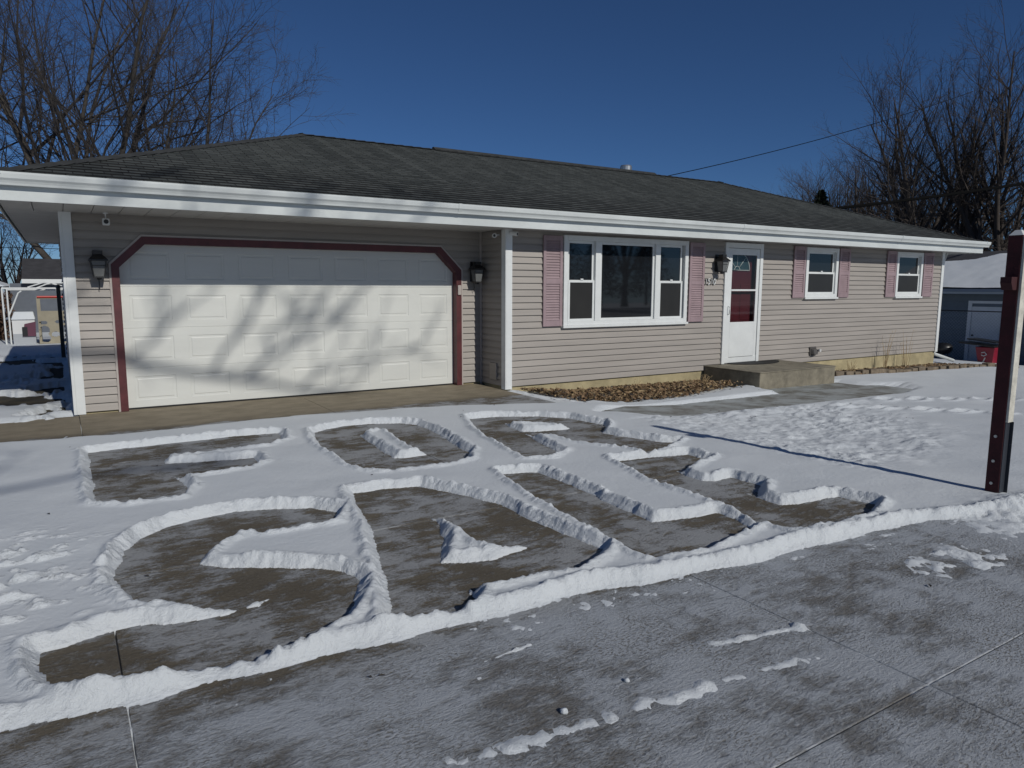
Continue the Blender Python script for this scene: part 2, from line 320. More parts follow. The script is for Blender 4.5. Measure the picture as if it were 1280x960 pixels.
def snow_height(X,Y):
    d=np.full(X.shape,.45)
    wob=(fbm(X,Y,.20,3,.5,3)-.5)*.05+(bil(X,Y,.05,8)-.5)*.010
    for a,b in (('F',None),('O','Oi'),('R','Ri'),('S',None),('A','Ai'),('L',None),('E',None)):
        q=sdf(X,Y,LET[a])
        if b: q=np.maximum(q,-sdf(X,Y,LET[b]))
        d=np.minimum(d,q)
    dl=d+wob
    base=.043+.016*(fbm(X,Y,1.1,3,.5,1)-.5)+.006*(fbm(X,Y,.22,3,.5,2)-.5)
    lawn=ss((X-6.0)/.6)
    base=base*(1-lawn)+lawn*(.05+.03*(fbm(X,Y,2.2,4,.5,5)-.5))
    rim=.020*np.exp(-((dl-.075)/.04)**2)*(.2+1.5*bil(X,Y,.10,21))
    h=(base*(.8+.4*fbm(X,Y,.5,2,.5,39))+rim)*ss((dl+.008)/(.055+.06*fbm(X,Y,.25,3,.5,40)))**.9
    h=np.where(dl<0,LOW,h)
    # clumps on the banks
    bank=np.exp(-((dl-.05)/.05)**2)
    lumpy=ss((fbm(X,Y,.6,2,.5,37)-.35)/.3)
    h=h+bank*((bil(X,Y,.075,31)-.5)*.012+lumpy*(vn(X,Y,.045,33)-.5)*.022+(vn(X,Y,.026,35,3)-.5)*.014)*ss(dl/.02)
    # front edge of the snow, thrown up by the shovel
    yf=np.interp(X,FX,FY)+(fbm(X,Y*0+3,.5,3,.5,41)-.5)*.10
    df=Y-yf+wob*1.2
    wr=.024*np.exp(-((df-.085)/.055)**2)*(.30+1.3*fbm(X,Y,.7,2,.5,52)*1.6*fbm(X,Y,.3,3,.5,51))
    wr=wr+np.exp(-((df-.07)/.07)**2)*((bil(X,Y,.13,55)-.5)*.030+(bil(X,Y,.05,56)-.5)*.016+(vn(X,Y,.026,57)-.5)*.014)
    wr=wr*(1-.6*ss((X-5.6)/.8)*(1-ss((X-6.8)/1)))
    hf=np.where(df>0,ss(df/(.05+.08*fbm(X,Y*0+5,.4,3,.5,43))),0)
    hin=h
    h=np.where(df>0,np.where(hin>0,hin*hf,hin)+np.where(dl>-.02,wr*hf,wr*hf*ss((.30-df)/.12)),LOW)
    # crust on the scraped strip
    cr=fbm(X*.55,Y*1.25,.19,5,.62,61)-.5
    crust=-.013+cr*.022+(fbm(X,Y,.05,3,.6,63)-.5)*.020
    lines=0
    def streak(x0,y0,x1,y1,w,a):
        ex,ey=x1-x0,y1-y0;L=ex*ex+ey*ey;t=np.clip(((X-x0)*ex+(Y-y0)*ey)/L,0,1)
        q=np.sqrt((X-x0-t*ex)**2+(Y-y0-t*ey)**2)+ (fbm(X,Y,.09,3,.6,71)-.5)*w*1.6
        return a*np.exp(-(q/w)**2)
    lines=streak(2.50,2.17,2.98,2.07,.026,.030)+streak(1.0,2.06,2.2,1.93,.045,.022)+streak(2.3,1.93,2.95,1.80,.03,.015)
    lines=lines+streak(1.5,2.60,1.75,2.62,.012,.02)+streak(2.96,2.75,3.0,1.2,.025,.010)
    patch=.055*np.exp(-(((X-4.55)/.42)**2+((Y-2.12)/.17)**2)**2)*(fbm(X,Y,.11,4,.65,81)-.28)*1.6
    pile=.16*np.exp(-(((X-6.05)/.55)**2+((Y-2.33)/.20)**2))*(fbm(X,Y,.16,4,.65,83)-.08)
    lines=lines*(.1+1.35*fbm(X,Y,.12,3,.6,74))*(.35+1.3*fbm(X,Y,.045,3,.75,73))
    h=np.where(df>0,h,np.maximum(h,crust+(lines+patch)*.9+.004*ss((df+.5)/.4)))+pile
    # rough thrown snow on the lawn beside the driveway
    wgt=ss((X-5.75)/.5)*(1-ss((X-7.6-(Y-3.3)*.55+1.6*(fbm(X,Y,.9,3,.5,98)-.5))/2.2))*ss((Y-3.1-.25*(X-6)+.8*(fbm(X,Y,.6,3,.5,99)-.5))/.9)*(1-ss((Y-6.6)/.25))
    rough=((fbm(X,Y,.16,4,.6,91)-.46)*.085+(np.clip(fbm(X,Y,.34,3,.6,95)-.5,0,1))*.10)*(.35+1.1*fbm(X,Y,.8,2,.5,96))
    h=h+wgt*rough*(dl>.05)
    # ridge beside the walk
    h=h+.05*np.exp(-((Y-6.72)/.16)**2)*ss((X-6.4)/.8)*(1-ss((X-9.3)/.8))*(fbm(X,Y,.13,3,.6,93))
    # small ruffles on the left field
    w2=np.exp(-(((X+.35)/.55)**2+((Y-4.7)/.8)**2)**2)
    h=h+w2*(np.clip(fbm(X*1.0,Y*1.6,.10,3,.6,97)-.55,0,1))*.14
    # trails of old footprints
    def trail(x0,y0,x1,y1,n,seed):
        rr=np.random.RandomState(seed);a=0
        for i in range(n):
            t=i/(n-1);px=x0+(x1-x0)*t+rr.uniform(-.06,.06);py=y0+(y1-y0)*t+(.09 if i%2 else -.09)
            q=((X-px)/.13)**2+((Y-py)/.09)**2
            a=a-.03*np.exp(-q*1.3)+.022*np.exp(-(np.sqrt(q)-1.5)**2*4)
        return a
    near=(X>8)&(X<16)&(Y>4)&(Y<9)
    tr=np.zeros(X.shape)
    tr=trail(9.9,6.5,11.4,4.9,9,3)+trail(11.2,6.6,13.3,5.6,9,4)
    h=h+np.where(near,tr,0)
    # cleared walk, apron, beds
    for poly,wd in ((WALK,.10),(APR,.12),([(-1.7,9.3),(-.1,9.05),(.1,9.7),(-.1,10.3),(-.9,10.55),(-1.7,10.5)],.2)):
        q=sdf(X,Y,poly)+wob*1.2
        h=np.where(q<0,LOW,h*ss(q/wd))
    for poly in (BED,BED2):
        q=sdf(X,Y,poly)+(fbm(X,Y,.3,4,.6,101)-.5)*.45
        h=np.where(q<0,-.02,h*ss(q/.15)+(-.004)*(q<.1))
    # thin patchy snow beside the garage
    w3=ss((.15-X)/.3)*ss((Y-8.9)/.6)*(1-ss((Y-20)/2))
    pt=fbm(X,Y,.75,5,.62,111)
    h=h-w3*(ss((pt-.43)/.14))*.13
    return h
def axis(segs):
    a=[]
    for x0,x1,s in segs:
        n=max(1,int(round((x1-x0)/s)));a+=list(np.linspace(x0,x1,n,endpoint=False))
    a.append(segs[-1][1]);return np.array(a)
def grid_mesh(name,xs,ys,Z,m):
    nx,ny=len(xs),len(ys);X,Y=np.meshgrid(xs,ys)
    co=np.stack([X,Y,Z],-1).reshape(-1,3).astype(np.float32)
    i=np.arange(ny-1)[:,None]*nx+np.arange(nx-1)[None,:]
    q=np.stack([i,i+1,i+nx+1,i+nx],-1).reshape(-1,4).astype(np.int32)
    me=bpy.data.meshes.new(name);me.vertices.add(len(co));me.vertices.foreach_set('co',co.ravel())
    me.loops.add(q.size);me.loops.foreach_set('vertex_index',q.ravel())
    me.polygons.add(len(q));me.polygons.foreach_set('loop_start',np.arange(len(q),dtype=np.int32)*4)
    me.polygons.foreach_set('loop_total',np.full(len(q),4,np.int32))
    me.polygons.foreach_set('use_smooth',np.ones(len(q),bool))
    me.materials.append(m);me.update(calc_edges=True);me.validate()
    o=bpy.data.objects.new(name,me);COL.objects.link(o);return o
xs=axis([(-260,-60,20),(-60,-15,3),(-15,-4,.5),(-4,-.9,.05),(-.9,6.6,.0135),(6.6,9.5,.028),(9.5,13,.06),(13,30,.22),(30,60,3),(60,260,20)])
ys=axis([(-60,-8,4),(-8,.6,.4),(.6,2.4,.022),(2.4,5.6,.0125),(5.6,8.8,.019),(8.8,11.2,.05),(11.2,22,.15),(22,60,2),(60,260,20)])
GX,GY=np.meshgrid(xs,ys)
H=snow_height(GX,GY)
rear=GY<-8
H=np.where(GY<.6,LOW,H)
H=np.where((GX>.16)&(GX<19.2)&(GY>9.96)&(GY<17.8)&~((GX<6.12)&(GY<10.74)),-.2,H)
H=np.where((GY<.6)&((GX<-8)|(GX>9)),.05,H)
H=np.where(GY<-13,.05,H)
hz=.0*H+.00
snow=grid_mesh('snow_cover',xs,ys,H+zg(GX,GY)+.002,M['snow']);snow['kind']='structure'
gx=axis([(-260,-20,20),(-20,6,1),(6,8,.25),(8,30,1),(30,260,20)]);gy=axis([(-60,0,4),(0,8,.5),(8,30,1),(30,260,20)])
A,B=np.meshgrid(gx,gy)
gr=grid_mesh('ground',gx,gy,zg(A,B)-.030-.04*((A>-8)&(A<8)&(B<10.7)),M['grass']);gr['kind']='structure'
mb=MB()
def slab(x0,x1,y0,y1):
    g=.003;b=.003
    x0+=g;x1-=g;y0+=g;y1-=g
    mb.quad((x0+b,y0+b,0),(x1-b,y0+b,0),(x1-b,y1-b,0),(x0+b,y1-b,0))
    P=[(x0,y0),(x1,y0),(x1,y1),(x0,y1)];Q=[(x0+b,y0+b),(x1-b,y0+b),(x1-b,y1-b),(x0+b,y1-b)]
    for i in range(4):
        j=(i+1)%4
        mb.quad((*P[i],-b),(*P[j],-b),(*Q[j],0),(*Q[i],0));mb.quad((*P[i],-.1),(*P[j],-.1),(*P[j],-b),(*P[i],-b))
XC=[-8.66,-5.73,-2.8,.12,3.0,6.0,8.9]
for i in range(2,5):
    for y in (1.45,4.5,7.55): slab(XC[i],XC[i+1],y,y+3.05)
for i in range(6):
    for y in (-7.7,-4.65,-1.6): slab(XC[i],XC[i+1],y,y+3.05)
slab(XC[0],XC[1],1.45,3.1);slab(XC[1],XC[2],1.45,3.1);slab(6.0,8.9,1.45,2.1)
slab(.12,6.12,10.6,10.83)
dr=mb.build('driveway',M['drive']);dr['kind']='structure'
# walk sheet following the ground
mb=MB()
W=[(5.98,6.9),(6.5,6.86),(8.0,6.92),(9.9,6.9),(12.5,6.9),(13.5,7.1)];W2=[(5.98,8.0),(6.5,8.0),(8.0,8.02),(10.0,8.04),(12.5,8.06),(13.5,8.1)]
z=lambda p,o=.0:(p[0],p[1],float(zg(p[0],p[1]))+o)
for i in range(5): mb.quad(z(W[i]),z(W[i+1]),z(W2[i+1]),z(W2[i]))
mb.quad(z((10.6,8.045)),z((13.1,8.09)),z((13.1,8.6)),z((10.6,8.6)))
M['walk']=mat('walk concrete film of ice',(.15,.15,.135),.45,var=.25,vscale=2.2,col2=(.34,.37,.375),bump=.3,bscale=30,vlo=.42,vhi=.58)
w=mb.build('front_walk',M['walk']);w['kind']='structure'
mb=MB().quad((-200,-24,.004),(200,-24,.004),(200,-13,.004),(-200,-13,.004))
M['road']=mat('road asphalt',(.06,.06,.062),.8,col2=(.35,.37,.40),vscale=1.2)
rd=mb.build('road',M['road']);rd['kind']='structure'
# ------------------------------------------------------------------ the house
YG,YF,YE,YB=10.688,9.881,9.321,18.48
XL,XC6,XR=.107,6.115,19.282
ZS,ZT,CO=.035,2.565,.1054
house=empty('house',(9.7,14,0),'long low house with taupe siding, dark hip roof and white two-car garage door','house')
def clap_intervals(z0,z1,base,holes):
    """holes: list of functions z->(a,b); returns [(a0,b0,a1,b1)] free pieces at z0,z1"""
    pieces=[(base[0],base[1],base[0],base[1])]
    for h in holes:
        q0,q1=h(z0+.02),h(z1-.02)
        if q0 is None or q1 is None: continue
        new=[]
        for a0,b0,a1,b1 in pieces:
            if q0[1]<=a0 or q0[0]>=b0: new.append((a0,b0,a1,b1));continue
            if q0[0]>a0: new.append((a0,q0[0],a1,q1[0]))
            if q0[1]<b0: new.append((q0[1],b0,q1[1],b1))
        pieces=new
    return pieces
def siding(name,P,base,z0,z1,holes,m,parent,co=CO,label=None):
    """P(u,d,z)->xyz with d outwards"""
    mb=MB();z=z0
    while z<z1-.01:
        zt=min(z+co,z1)
        for a0,b0,a1,b1 in clap_intervals(z,zt,base,holes):
            zz=zt+.004
            # dutch-lap like profile: upper cove leaning back, lower lip proud
            lo=.031;mid=.016
            zm=z+(zt-z)*.62
            am=a0+(a1-a0)*.62;bm=b0+(b1-b0)*.62
            mb.quad(P(a0,lo,z),P(b0,lo,z),P(bm,mid,zm),P(am,mid,zm))
            mb.quad(P(am,mid,zm),P(bm,mid,zm),P(b1,.002,zt),P(a1,.002,zt))
            mb.quad(P(a0,0,z),P(b0,0,z),P(b0,lo,z),P(a0,lo,z))
            mb.quad(P(a0,0,z),P(a0,lo,z),P(am,mid,zm),P(a1,.002,zt))
            mb.quad(P(b0,0,z),P(b0,lo,z),P(bm,mid,zm),P(b1,.002,zt))
        z=zt
    for a0,b0,a1,b1 in [(base[0],base[1],base[0],base[1])] if not holes else []: 
        mb.quad(P(a0,-.01,z0),P(b0,-.01,z0),P(b1,-.01,z1),P(a1,-.01,z1))
    o=mb.build(name,m,parent)
    if label:o['label']=label
    return o
def rect(a,b,z0,z1): return lambda z:(a,b) if z0<z<z1 else None
def goff(z):
    if z>2.29: return None
    if z<1.93: return (.60,5.705)
    t=(z-1.93)/.365;return (.60+t*.375,5.705-t*.375)
PF=lambda y:(lambda u,d,z:(u,y-d,z))
siding('wall',PF(YG),(XL,XC6),ZS,ZT,[goff],M['siding'],house)
WINS=[(7.22,10.13,.974,2.52),(13.68,14.82,1.42,2.52),(17.15,18.30,1.42,2.52)]
siding('wall',PF(YF),(XC6,XR),ZS,ZT,[rect(a+.03,b-.03,c,d) for a,b,c,d in WINS]+[rect(11.15,12.25,.0,2.53)],M['siding'],house)
siding('wall',lambda u,d,z:(XC6-d,u,z),(YF,YG),ZS,ZT,[],M['siding'],house)
siding('wall',lambda u,d,z:(XR+d,u,z),(YF,YB-.6),ZS,ZT,[],M['siding'],house)
siding('wall',lambda u,d,z:(XL-d,u,z),(YG,YB-.6),ZS,ZT,[],M['siding'],house)
siding('wall',lambda u,d,z:(u,YB-.6+d,z),(XL,XR),ZS,ZT,[],M['siding'],house)
# foundation
mb=MB();e=.012
mb.box(XL+e,.60,YG+e,YG+.2,-.1,ZS+.004);mb.box(5.705,XC6+.1,YG+e,YG+.2,-.1,ZS+.004)
mb.box(XC6+e,XC6+.22,YF+e,YG+.2,-.5,ZS+.004)
mb.box(XC6+.22,XR-e,YF+e,YF+.2,-.8,ZS+.004);mb.box(XR-.2,XR-e,YF+.2,YB-.8,-.9,ZS+.004)
mb.box(XL+e,XL+.2,YG+.2,YB-.62,-.3,ZS+.004)
mb.build('foundation',M['found'],house)
# corner boards
def cboard(x0,x1,y0,y1,z0,z1,m='white'): MB().box(x0,x1,y0,y1,z0,z1).build('corner_board',M[m],house,bevel=.004)
cboard(XL-.006,XL+.095,YG-.044,YG-.0,0.005,ZT);cboard(XL-.040,XL-.006,YG-.044,YG+.09,0.005,ZT)
cboard(XC6-.022,XC6+.085,YF-.044,YF-.0,-.01,ZT);cboard(XC6-.044,XC6-.022,YF-.044,YF+.085,-.01,ZT)
cboard(XR-.075,XR+.040,YF-.044,YF,.01,ZT);
MB().box(XC6-.045,XC6-.017,YG-.045,YG-.017,.0,ZT).build('corner_board',M['jmould'],house,bevel=.004)
# garage door frame
o_=[(.60,0.004),(.60,1.93),(.975,2.295),(5.33,2.295),(5.705,1.93),(5.705,.004)]
i_=[(.692,.004),(.692,1.891),(1.012,2.199),(5.29,2.199),(5.612,1.885),(5.612,.004)]
j_=[(.575,0.004),(.575,1.941),(.965,2.32),(5.34,2.32),(5.73,1.941),(5.73,.004)]
def ring(mb,A,B,y0,y1):
    for i in range(len(A)-1):
        a,b,c,d=A[i],A[i+1],B[i+1],B[i]
        mb.hexa([(a[0],y0,a[1]),(b[0],y0,b[1]),(c[0],y0,c[1]),(d[0],y0,d[1])],[(a[0],y1,a[1]),(b[0],y1,b[1]),(c[0],y1,c[1]),(d[0],y1,d[1])])
mb=MB();ring(mb,o_,i_,YG-.046,YG+.115);mb.build('garage_door_frame',M['maroon'],house)
mb=MB();ring(mb,j_,o_,YG-.039,YG+.0);mb.build('garage_door_moulding',M['jmould'],house)
# garage door: four sections of seven raised panels
yd=YG+.10
gd=None
mbr=MB()
secs=[(.018,.552),(.552,1.090),(1.090,1.640),(1.640,2.21)]
dx0,dx1=.66,5.64;n=7;cw=(5.60-.70)/n
gdo=MB().box(dx0,dx1,yd+.006,yd+.045,.018,2.25).build('garage_door',M['gdoor'],house)
for k,(a,b) in enumerate(secs):
    mb=MB();g=.006
    z0,z1=a+g,b-g
    for i in range(n):
        x0=.70+cw*i;x1=x0+cw
        if i==0:x0=dx0
        if i==n-1:x1=dx1
        px0=.70+cw*i+.095;px1=.70+cw*(i+1)-.095;pz0=z0+.095;pz1=z1-.105
        C=[(x0,z0),(x1,z0),(x1,z1),(x0,z1)]
        def off(d):return [(px0+d,pz0+d),(px1-d,pz0+d),(px1-d,pz1-d),(px0+d,pz1-d)]
        lv=[(C,0),(off(0),0),(off(.010),.009),(off(.024),.009),(off(.042),.001)]
        for (A,ya),(B,yb) in zip(lv,lv[1:]):
            for j in range(4):
                j2=(j+1)%4;mb.quad((A[j][0],yd+ya,A[j][1]),(A[j2][0],yd+ya,A[j2][1]),(B[j2][0],yd+yb,B[j2][1]),(B[j][0],yd+yb,B[j][1]))
        A=lv[-1][0];mb.quad(*[(p[0],yd+.001,p[1]) for p in A])
    mb.quad((dx0,yd,z1),(dx1,yd,z1),(dx1,yd+.006,z1+g*.8),(dx0,yd+.006,z1+g*.8))
    mb.quad((dx0,yd,z0),(dx1,yd,z0),(dx1,yd+.006,z0-g*.8),(dx0,yd+.006,z0-g*.8))
    mb.build('door_section',M['gdoor'],gdo)
MB().box(dx0,dx1,yd-.004,yd+.03,.003,.02).build('bottom_seal',M['black'],gdo)
MB().box(5.628,5.690,YG-.072,YG-.047,1.52,1.68).build('keypad',M['jmould'],house,bevel=.006)
# windows
def window(x0,x1,z0,z1,units,label=None):
    c=.085;y=YF
    mb=MB()
    mb.box(x0,x0+c,y-.056,y+.06,z0+.03,z1);mb.box(x1-c,x1,y-.056,y+.06,z0+.03,z1);mb.box(x0+c,x1-c,y-.056,y+.06,z1-c,z1)
    mb.box(x0+c,x1-c,y-.056,y+.06,z0+.03,z0+.10)
    for u,w in zip(units,units[1:]): mb.box(u[1]+.0,w[0]-.0,y-.050,y+.06,z0+.10,z1-c)
    f=mb.build('window',M['white'],house,bevel=.005)
    if label:f['label']=label
    MB().box(x0-.02,x1+.02,y-.086,y+.0,z0-.012,z0+.03).build('sill',M['white'],f,bevel=.006)
    for k,(a,b,kind) in enumerate(units):
        Z0,Z1=z0+.10,z1-c
        if kind=='fixed':
            s=.045;mb=MB();yy=y-.015
            mb.box(a,a+s,yy,yy+.05,Z0,Z1).box(b-s,b,yy,yy+.05,Z0,Z1).box(a+s,b-s,yy,yy+.05,Z0,Z0+s).box(a+s,b-s,yy,yy+.05,Z1-s,Z1)
            mb.build('sash',M['white'],f,bevel=.004)
            MB().box(a+s,b-s,yy+.022,yy+.034,Z0+s,Z1-s).build('pane',M['glassd'],f)
        else:
            zm=(Z0+Z1)/2-.0;s=.042
            for (q0,q1,yy,gm) in ((zm-.02,Z1,y+.005,'glassd'),(Z0,zm+.02,y-.025,'screen')):
                mb=MB();mb.box(a,a+s,yy,yy+.03,q0,q1).box(b-s,b,yy,yy+.03,q0,q1).box(a+s,b-s,yy,yy+.03,q0,q0+s).box(a+s,b-s,yy,yy+.03,q1-s,q1)
                mb.build('sash',M['white'],f,bevel=.003)
                MB().box(a+s,b-s,yy+.012,yy+.022,q0+s,q1-s).build('pane',M[gm],f)
            MB().box((a+b)/2-.03,(a+b)/2+.03,y-.04,y-.024,zm+.02,zm+.045).build('sash_lock',M['white'],f,bevel=.004)
    return f
window(*WINS[0],[(7.33,7.90,'dh'),(8.02,9.30,'fixed'),(9.42,10.02,'dh')],'wide three-part picture window with double-hung sides')
window(*WINS[1],[(13.77,14.73,'dh')],'small double-hung window next to the front door')
window(*WINS[2],[(17.24,18.21,'dh')],'small double-hung window near the right corner')
# shutters
def shutter(x0,x1,z0,z1):
    y=YF-.030;t=.03;s=.055;mb=MB()
    zm=z0+(z1-z0)*.50
    mb.box(x0,x0+s,y-t,y,z0,z1).box(x1-s,x1,y-t,y,z0,z1)
    for a,b in ((z0,z0+.10),(zm-.045,zm+.045),(z1-.08,z1)): mb.box(x0+s,x1-s,y-t,y,a,b)
    mb.box(x0+s,x1-s,y-.006,y,z0+.1,z1-.08)
    o=mb.build('shutter',M['shutter'],house,bevel=.003)
    l=MB()
    for a,b in ((z0+.10,zm-.045),(zm+.045,z1-.08)):
        k=int((b-a)/.042);h=(b-a)/k
        for i in range(k):
            q=a+i*h
            l.quad((x0+s,y-.026,q+.004),(x1-s,y-.026,q+.004),(x1-s,y-.008,q+h),(x0+s,y-.008,q+h))
            l.quad((x0+s,y-.006,q),(x1-s,y-.006,q),(x1-s,y-.026,q+.004),(x0+s,y-.026,q+.004))
    l.build('louvre',M['shutter'],o)
for a,b,c,d in ((6.80,7.19,1.0,2.50),(10.17,10.57,1.0,2.50),(13.26,13.65,1.44,2.53),(14.86,15.25,1.44,2.53),(16.73,17.12,1.44,2.53),(18.34,18.78,1.44,2.53)): shutter(a,b,c,d)
# front door with storm door
y=YF
mb=MB();a,b,zb,zt=11.145,12.262,.13,2.535;c=.085
mb.box(a,a+c,y-.058,y+.12,zb,zt).box(b-c,b,y-.058,y+.12,zb,zt).box(a+c,b-c,y-.058,y+.12,zt-.10,zt)
df=mb.build('door_frame',M['white'],house,bevel=.005)
MB().box(a+c,b-c,y-.04,y+.12,zb-.03,zb+.02).build('threshold',M['steel'],df)
sx0,sx1,sz0,sz1=a+c+.006,b-c-.006,zb+.03,zt-.108
gx0,gx1,gz0,gz1=11.36,12.09,.965,2.30
mb=MB();yy=y-.042;t=.03
mb.box(sx0,gx0,yy,yy+t,sz0,sz1).box(gx1,sx1,yy,yy+t,sz0,sz1).box(gx0,gx1,yy,yy+t,gz1,sz1).box(gx0,gx1,yy,yy+t,sz0+.10,gz0)
mb.box(gx0,gx1,yy-.004,yy+t-.002,1.585,1.620)
sd=mb.build('storm_door',M['white'],house,bevel=.004)
sd['label']='white storm door with tall glass over a plain lower panel'
MB().box(sx0,sx1,yy-.006,yy+t+.002,sz0-.012,sz0+.092).build('kick_plate',M['white'],sd,bevel=.003)
MB().quad((gx0,yy+.015,1.62),(gx1,yy+.015,1.62),(gx1,yy+.015,gz1),(gx0,yy+.015,gz1)).build('storm_pane',M['glass'],sd)
MB().quad((gx0,yy+.015,gz0),(gx1,yy+.015,gz0),(gx1,yy+.015,1.585),(gx0,yy+.015,1.585)).build('storm_pane',M['glass'],sd)
mb=MB().tube([(sx0+.045,yy-.006,1.12),(sx0+.045,yy-.04,1.13),(sx0+.045,yy-.045,1.20),(sx0+.045,yy-.04,1.27),(sx0+.045,yy-.006,1.28)],.007)
mb.build('handle',M['steel'],sd,smooth=True)
MB().box(a+c,b-c,y+.075,y+.115,zb,zt-.1).build('entry_door',M['reddoor'],house)
ed=COL.objects['entry_door'];ed['label']='dark red entry door behind the storm door glass, with a fan light'
cx,cz,rr=11.62,2.00,.37
pts=[(cx+rr*math.cos(PI*i/16),cz+rr*math.sin(PI*i/16)) for i in range(17)]
MB().prismY(pts,y+.066,y+.074).build('fan_light',mat('fan light glass',(.05,.09,.11),.05),ed)
mb=MB();yy2=y+.060
mb.tube([(p[0],yy2,p[1]) for p in pts]+[(pts[0][0],yy2,pts[0][1])],.011,6)
mb.tube([(cx+.08*math.cos(PI*i/8),yy2,cz+.08*math.sin(PI*i/8)) for i in range(9)],.008,6)
for k in (45,90,135): 
    t=math.radians(k);mb.tube([(cx+.08*math.cos(t),yy2,cz+.08*math.sin(t)),(cx+rr*math.cos(t),yy2,cz+rr*math.sin(t))],.008,6)
mb.build('fan_light_bars',M['white'],ed,smooth=True)
for (u0,u1,w0,w1) in ((11.36,11.66,1.0,1.72),(11.76,12.06,1.0,1.72),(11.36,11.66,.3,.85),(11.76,12.06,.3,.85)):
    MB().box(u0,u1,y+.066,y+.074,w0,w1).build('door_panel',M['reddoor'],ed,bevel=.006)
# house number
def seg_digit(mb,ch,x,z,h,y):
    w=h*.55;r=h*.10
    P={'1':[[(.2,.78),(.5,1),(.5,0)]],'5':[[(.95,1),(.15,1),(.1,.55),(.5,.64),(.9,.5),(.95,.28),(.75,.05),(.4,0),(.05,.12)]],
       '0':[[(.5+.45*math.cos(t*PI/8),.5+.5*math.sin(t*PI/8)) for t in range(17)]]}[ch]
    for s in P: mb.tube([(x+q[0]*w+q[1]*h*.12,y,z+q[1]*h) for q in s],r,6)
mb=MB();mo=MB()
for i,chh in enumerate('1510'):
    seg_digit(mb,chh,10.605+i*.076,1.715,.105,YF-.042)
    seg_digit(mo,chh,10.609+i*.076,1.711,.108,YF-.034)
hn=mb.build('house_number',M['plasticw'],house,smooth=True)
mo.build('number_shadow',M['black'],hn)  # black offset copy of the digits, modelled as their dark outline and shadow
# vents
vt=MB().box(13.98,14.2,YF-.05,YF-.012,.16,.36).hexa([(14.0,YF-.05,.2),(14.18,YF-.05,.2),(14.18,YF-.05,.33),(14.0,YF-.05,.33)],[(14.04,YF-.13,.19),(14.15,YF-.13,.19),(14.15,YF-.11,.3),(14.04,YF-.11,.3)]).build('dryer_vent',mat('grey vent',(.08,.075,.07),.6),house,bevel=.004)
MB().lathe([(.0,.24),(.03,.24),(.03,.30),(0,.30)],14.30,YF-.07,12).build('spigot',M['plasticw'],house)
MB().box(XC6-.05,XC6-.014,10.12,10.34,.12,.40).build('wall_vent',M['siding'],house,bevel=.006)
# soffit
ZSo=2.563
def planks(mb,x0,x1,y0,y1,along,z=ZSo,w=.30):
    # visible plank joints as real steps
    if along=='x':   # joints run along y, spaced in x
        x=x0
        while x<x1-.01:
            e=min(x+w,x1);mb.box(x+.004,e-.004,y0,y1,z,z+.012);x=e
    else:
        yq=y0
        while yq<y1-.01:
            e=min(yq+w,y1);mb.box(x0,x1,yq+.004,e-.004,z,z+.012);yq=e
mb=MB();planks(mb,-.48,XC6-.03,YE+.02,YG,'x');planks(mb,XC6-.03,20.08,YE+.02,YF,'x')
planks(mb,-.48,XL,YG+.003,YB,'y');planks(mb,XR,20.08,YF+.003,YB,'y');planks(mb,-.48,20.08,YB-.6,YB,'x',z=ZSo+.013)
mb.box(-.5,20.08,YE+.02,YB,ZSo+.03,ZSo+.04)
mb.build('soffit',M['soffit'],house)
# fascia
XA,XB=-.50,20.09
mb=MB()
mb.box(XA-.02,XB+.02,YE-.0,YE+.02,2.540,2.80).box(XA-.02,XA,YE+.02,YB,2.54,2.80).box(XB,XB+.02,YE+.02,YB,2.54,2.80).box(XA-.02,XB+.02,YB,YB+.02,2.54,2.8)
mb.build('fascia',M['fascia'],house,bevel=.003)
# gutter: K profile along front, and along the right side
prof=[(-.002,2.690),(-.080,2.690),(-.086,2.712),(-.098,2.735),(-.118,2.757),(-.124,2.800),(-.124,2.822),(-.112,2.822),(-.112,2.804),(-.006,2.795)]
mb=MB();mb.prismX([(YE+a,b) for a,b in prof],XA-.10,XB+.14)
gt=mb.build('gutter',M['fascia'],house)
mb=MB();mb.prismY([(XB+.02-a,b) for a,b in prof],YE+.02,YB);mb.build('gutter',M['fascia'],house)
# seams
for x in (4.9,10.9,16.2): MB().prismX([(YE+a*1.04-.001,b+(.003 if b>2.75 else -.003)) for a,b in prof],x,x+.05).build('gutter_seam',M['fascia'],gt)
mb=MB();xx=XR+.06
mb.tube([(20.02,10.15,2.70),(19.98,10.15,2.55),(19.85,10.12,2.42),(19.55,10.0,2.28),(xx,9.97,2.2)],.035,8)
mb.box(xx-.03,xx+.03,9.93,10.02,.02,2.22)
mb.tube([(xx,9.97,.05),(xx+.06,9.95,-.06),(xx+.55,9.70,-.24)],.042,8)
mb.build('downspout',M['fascia'],house)
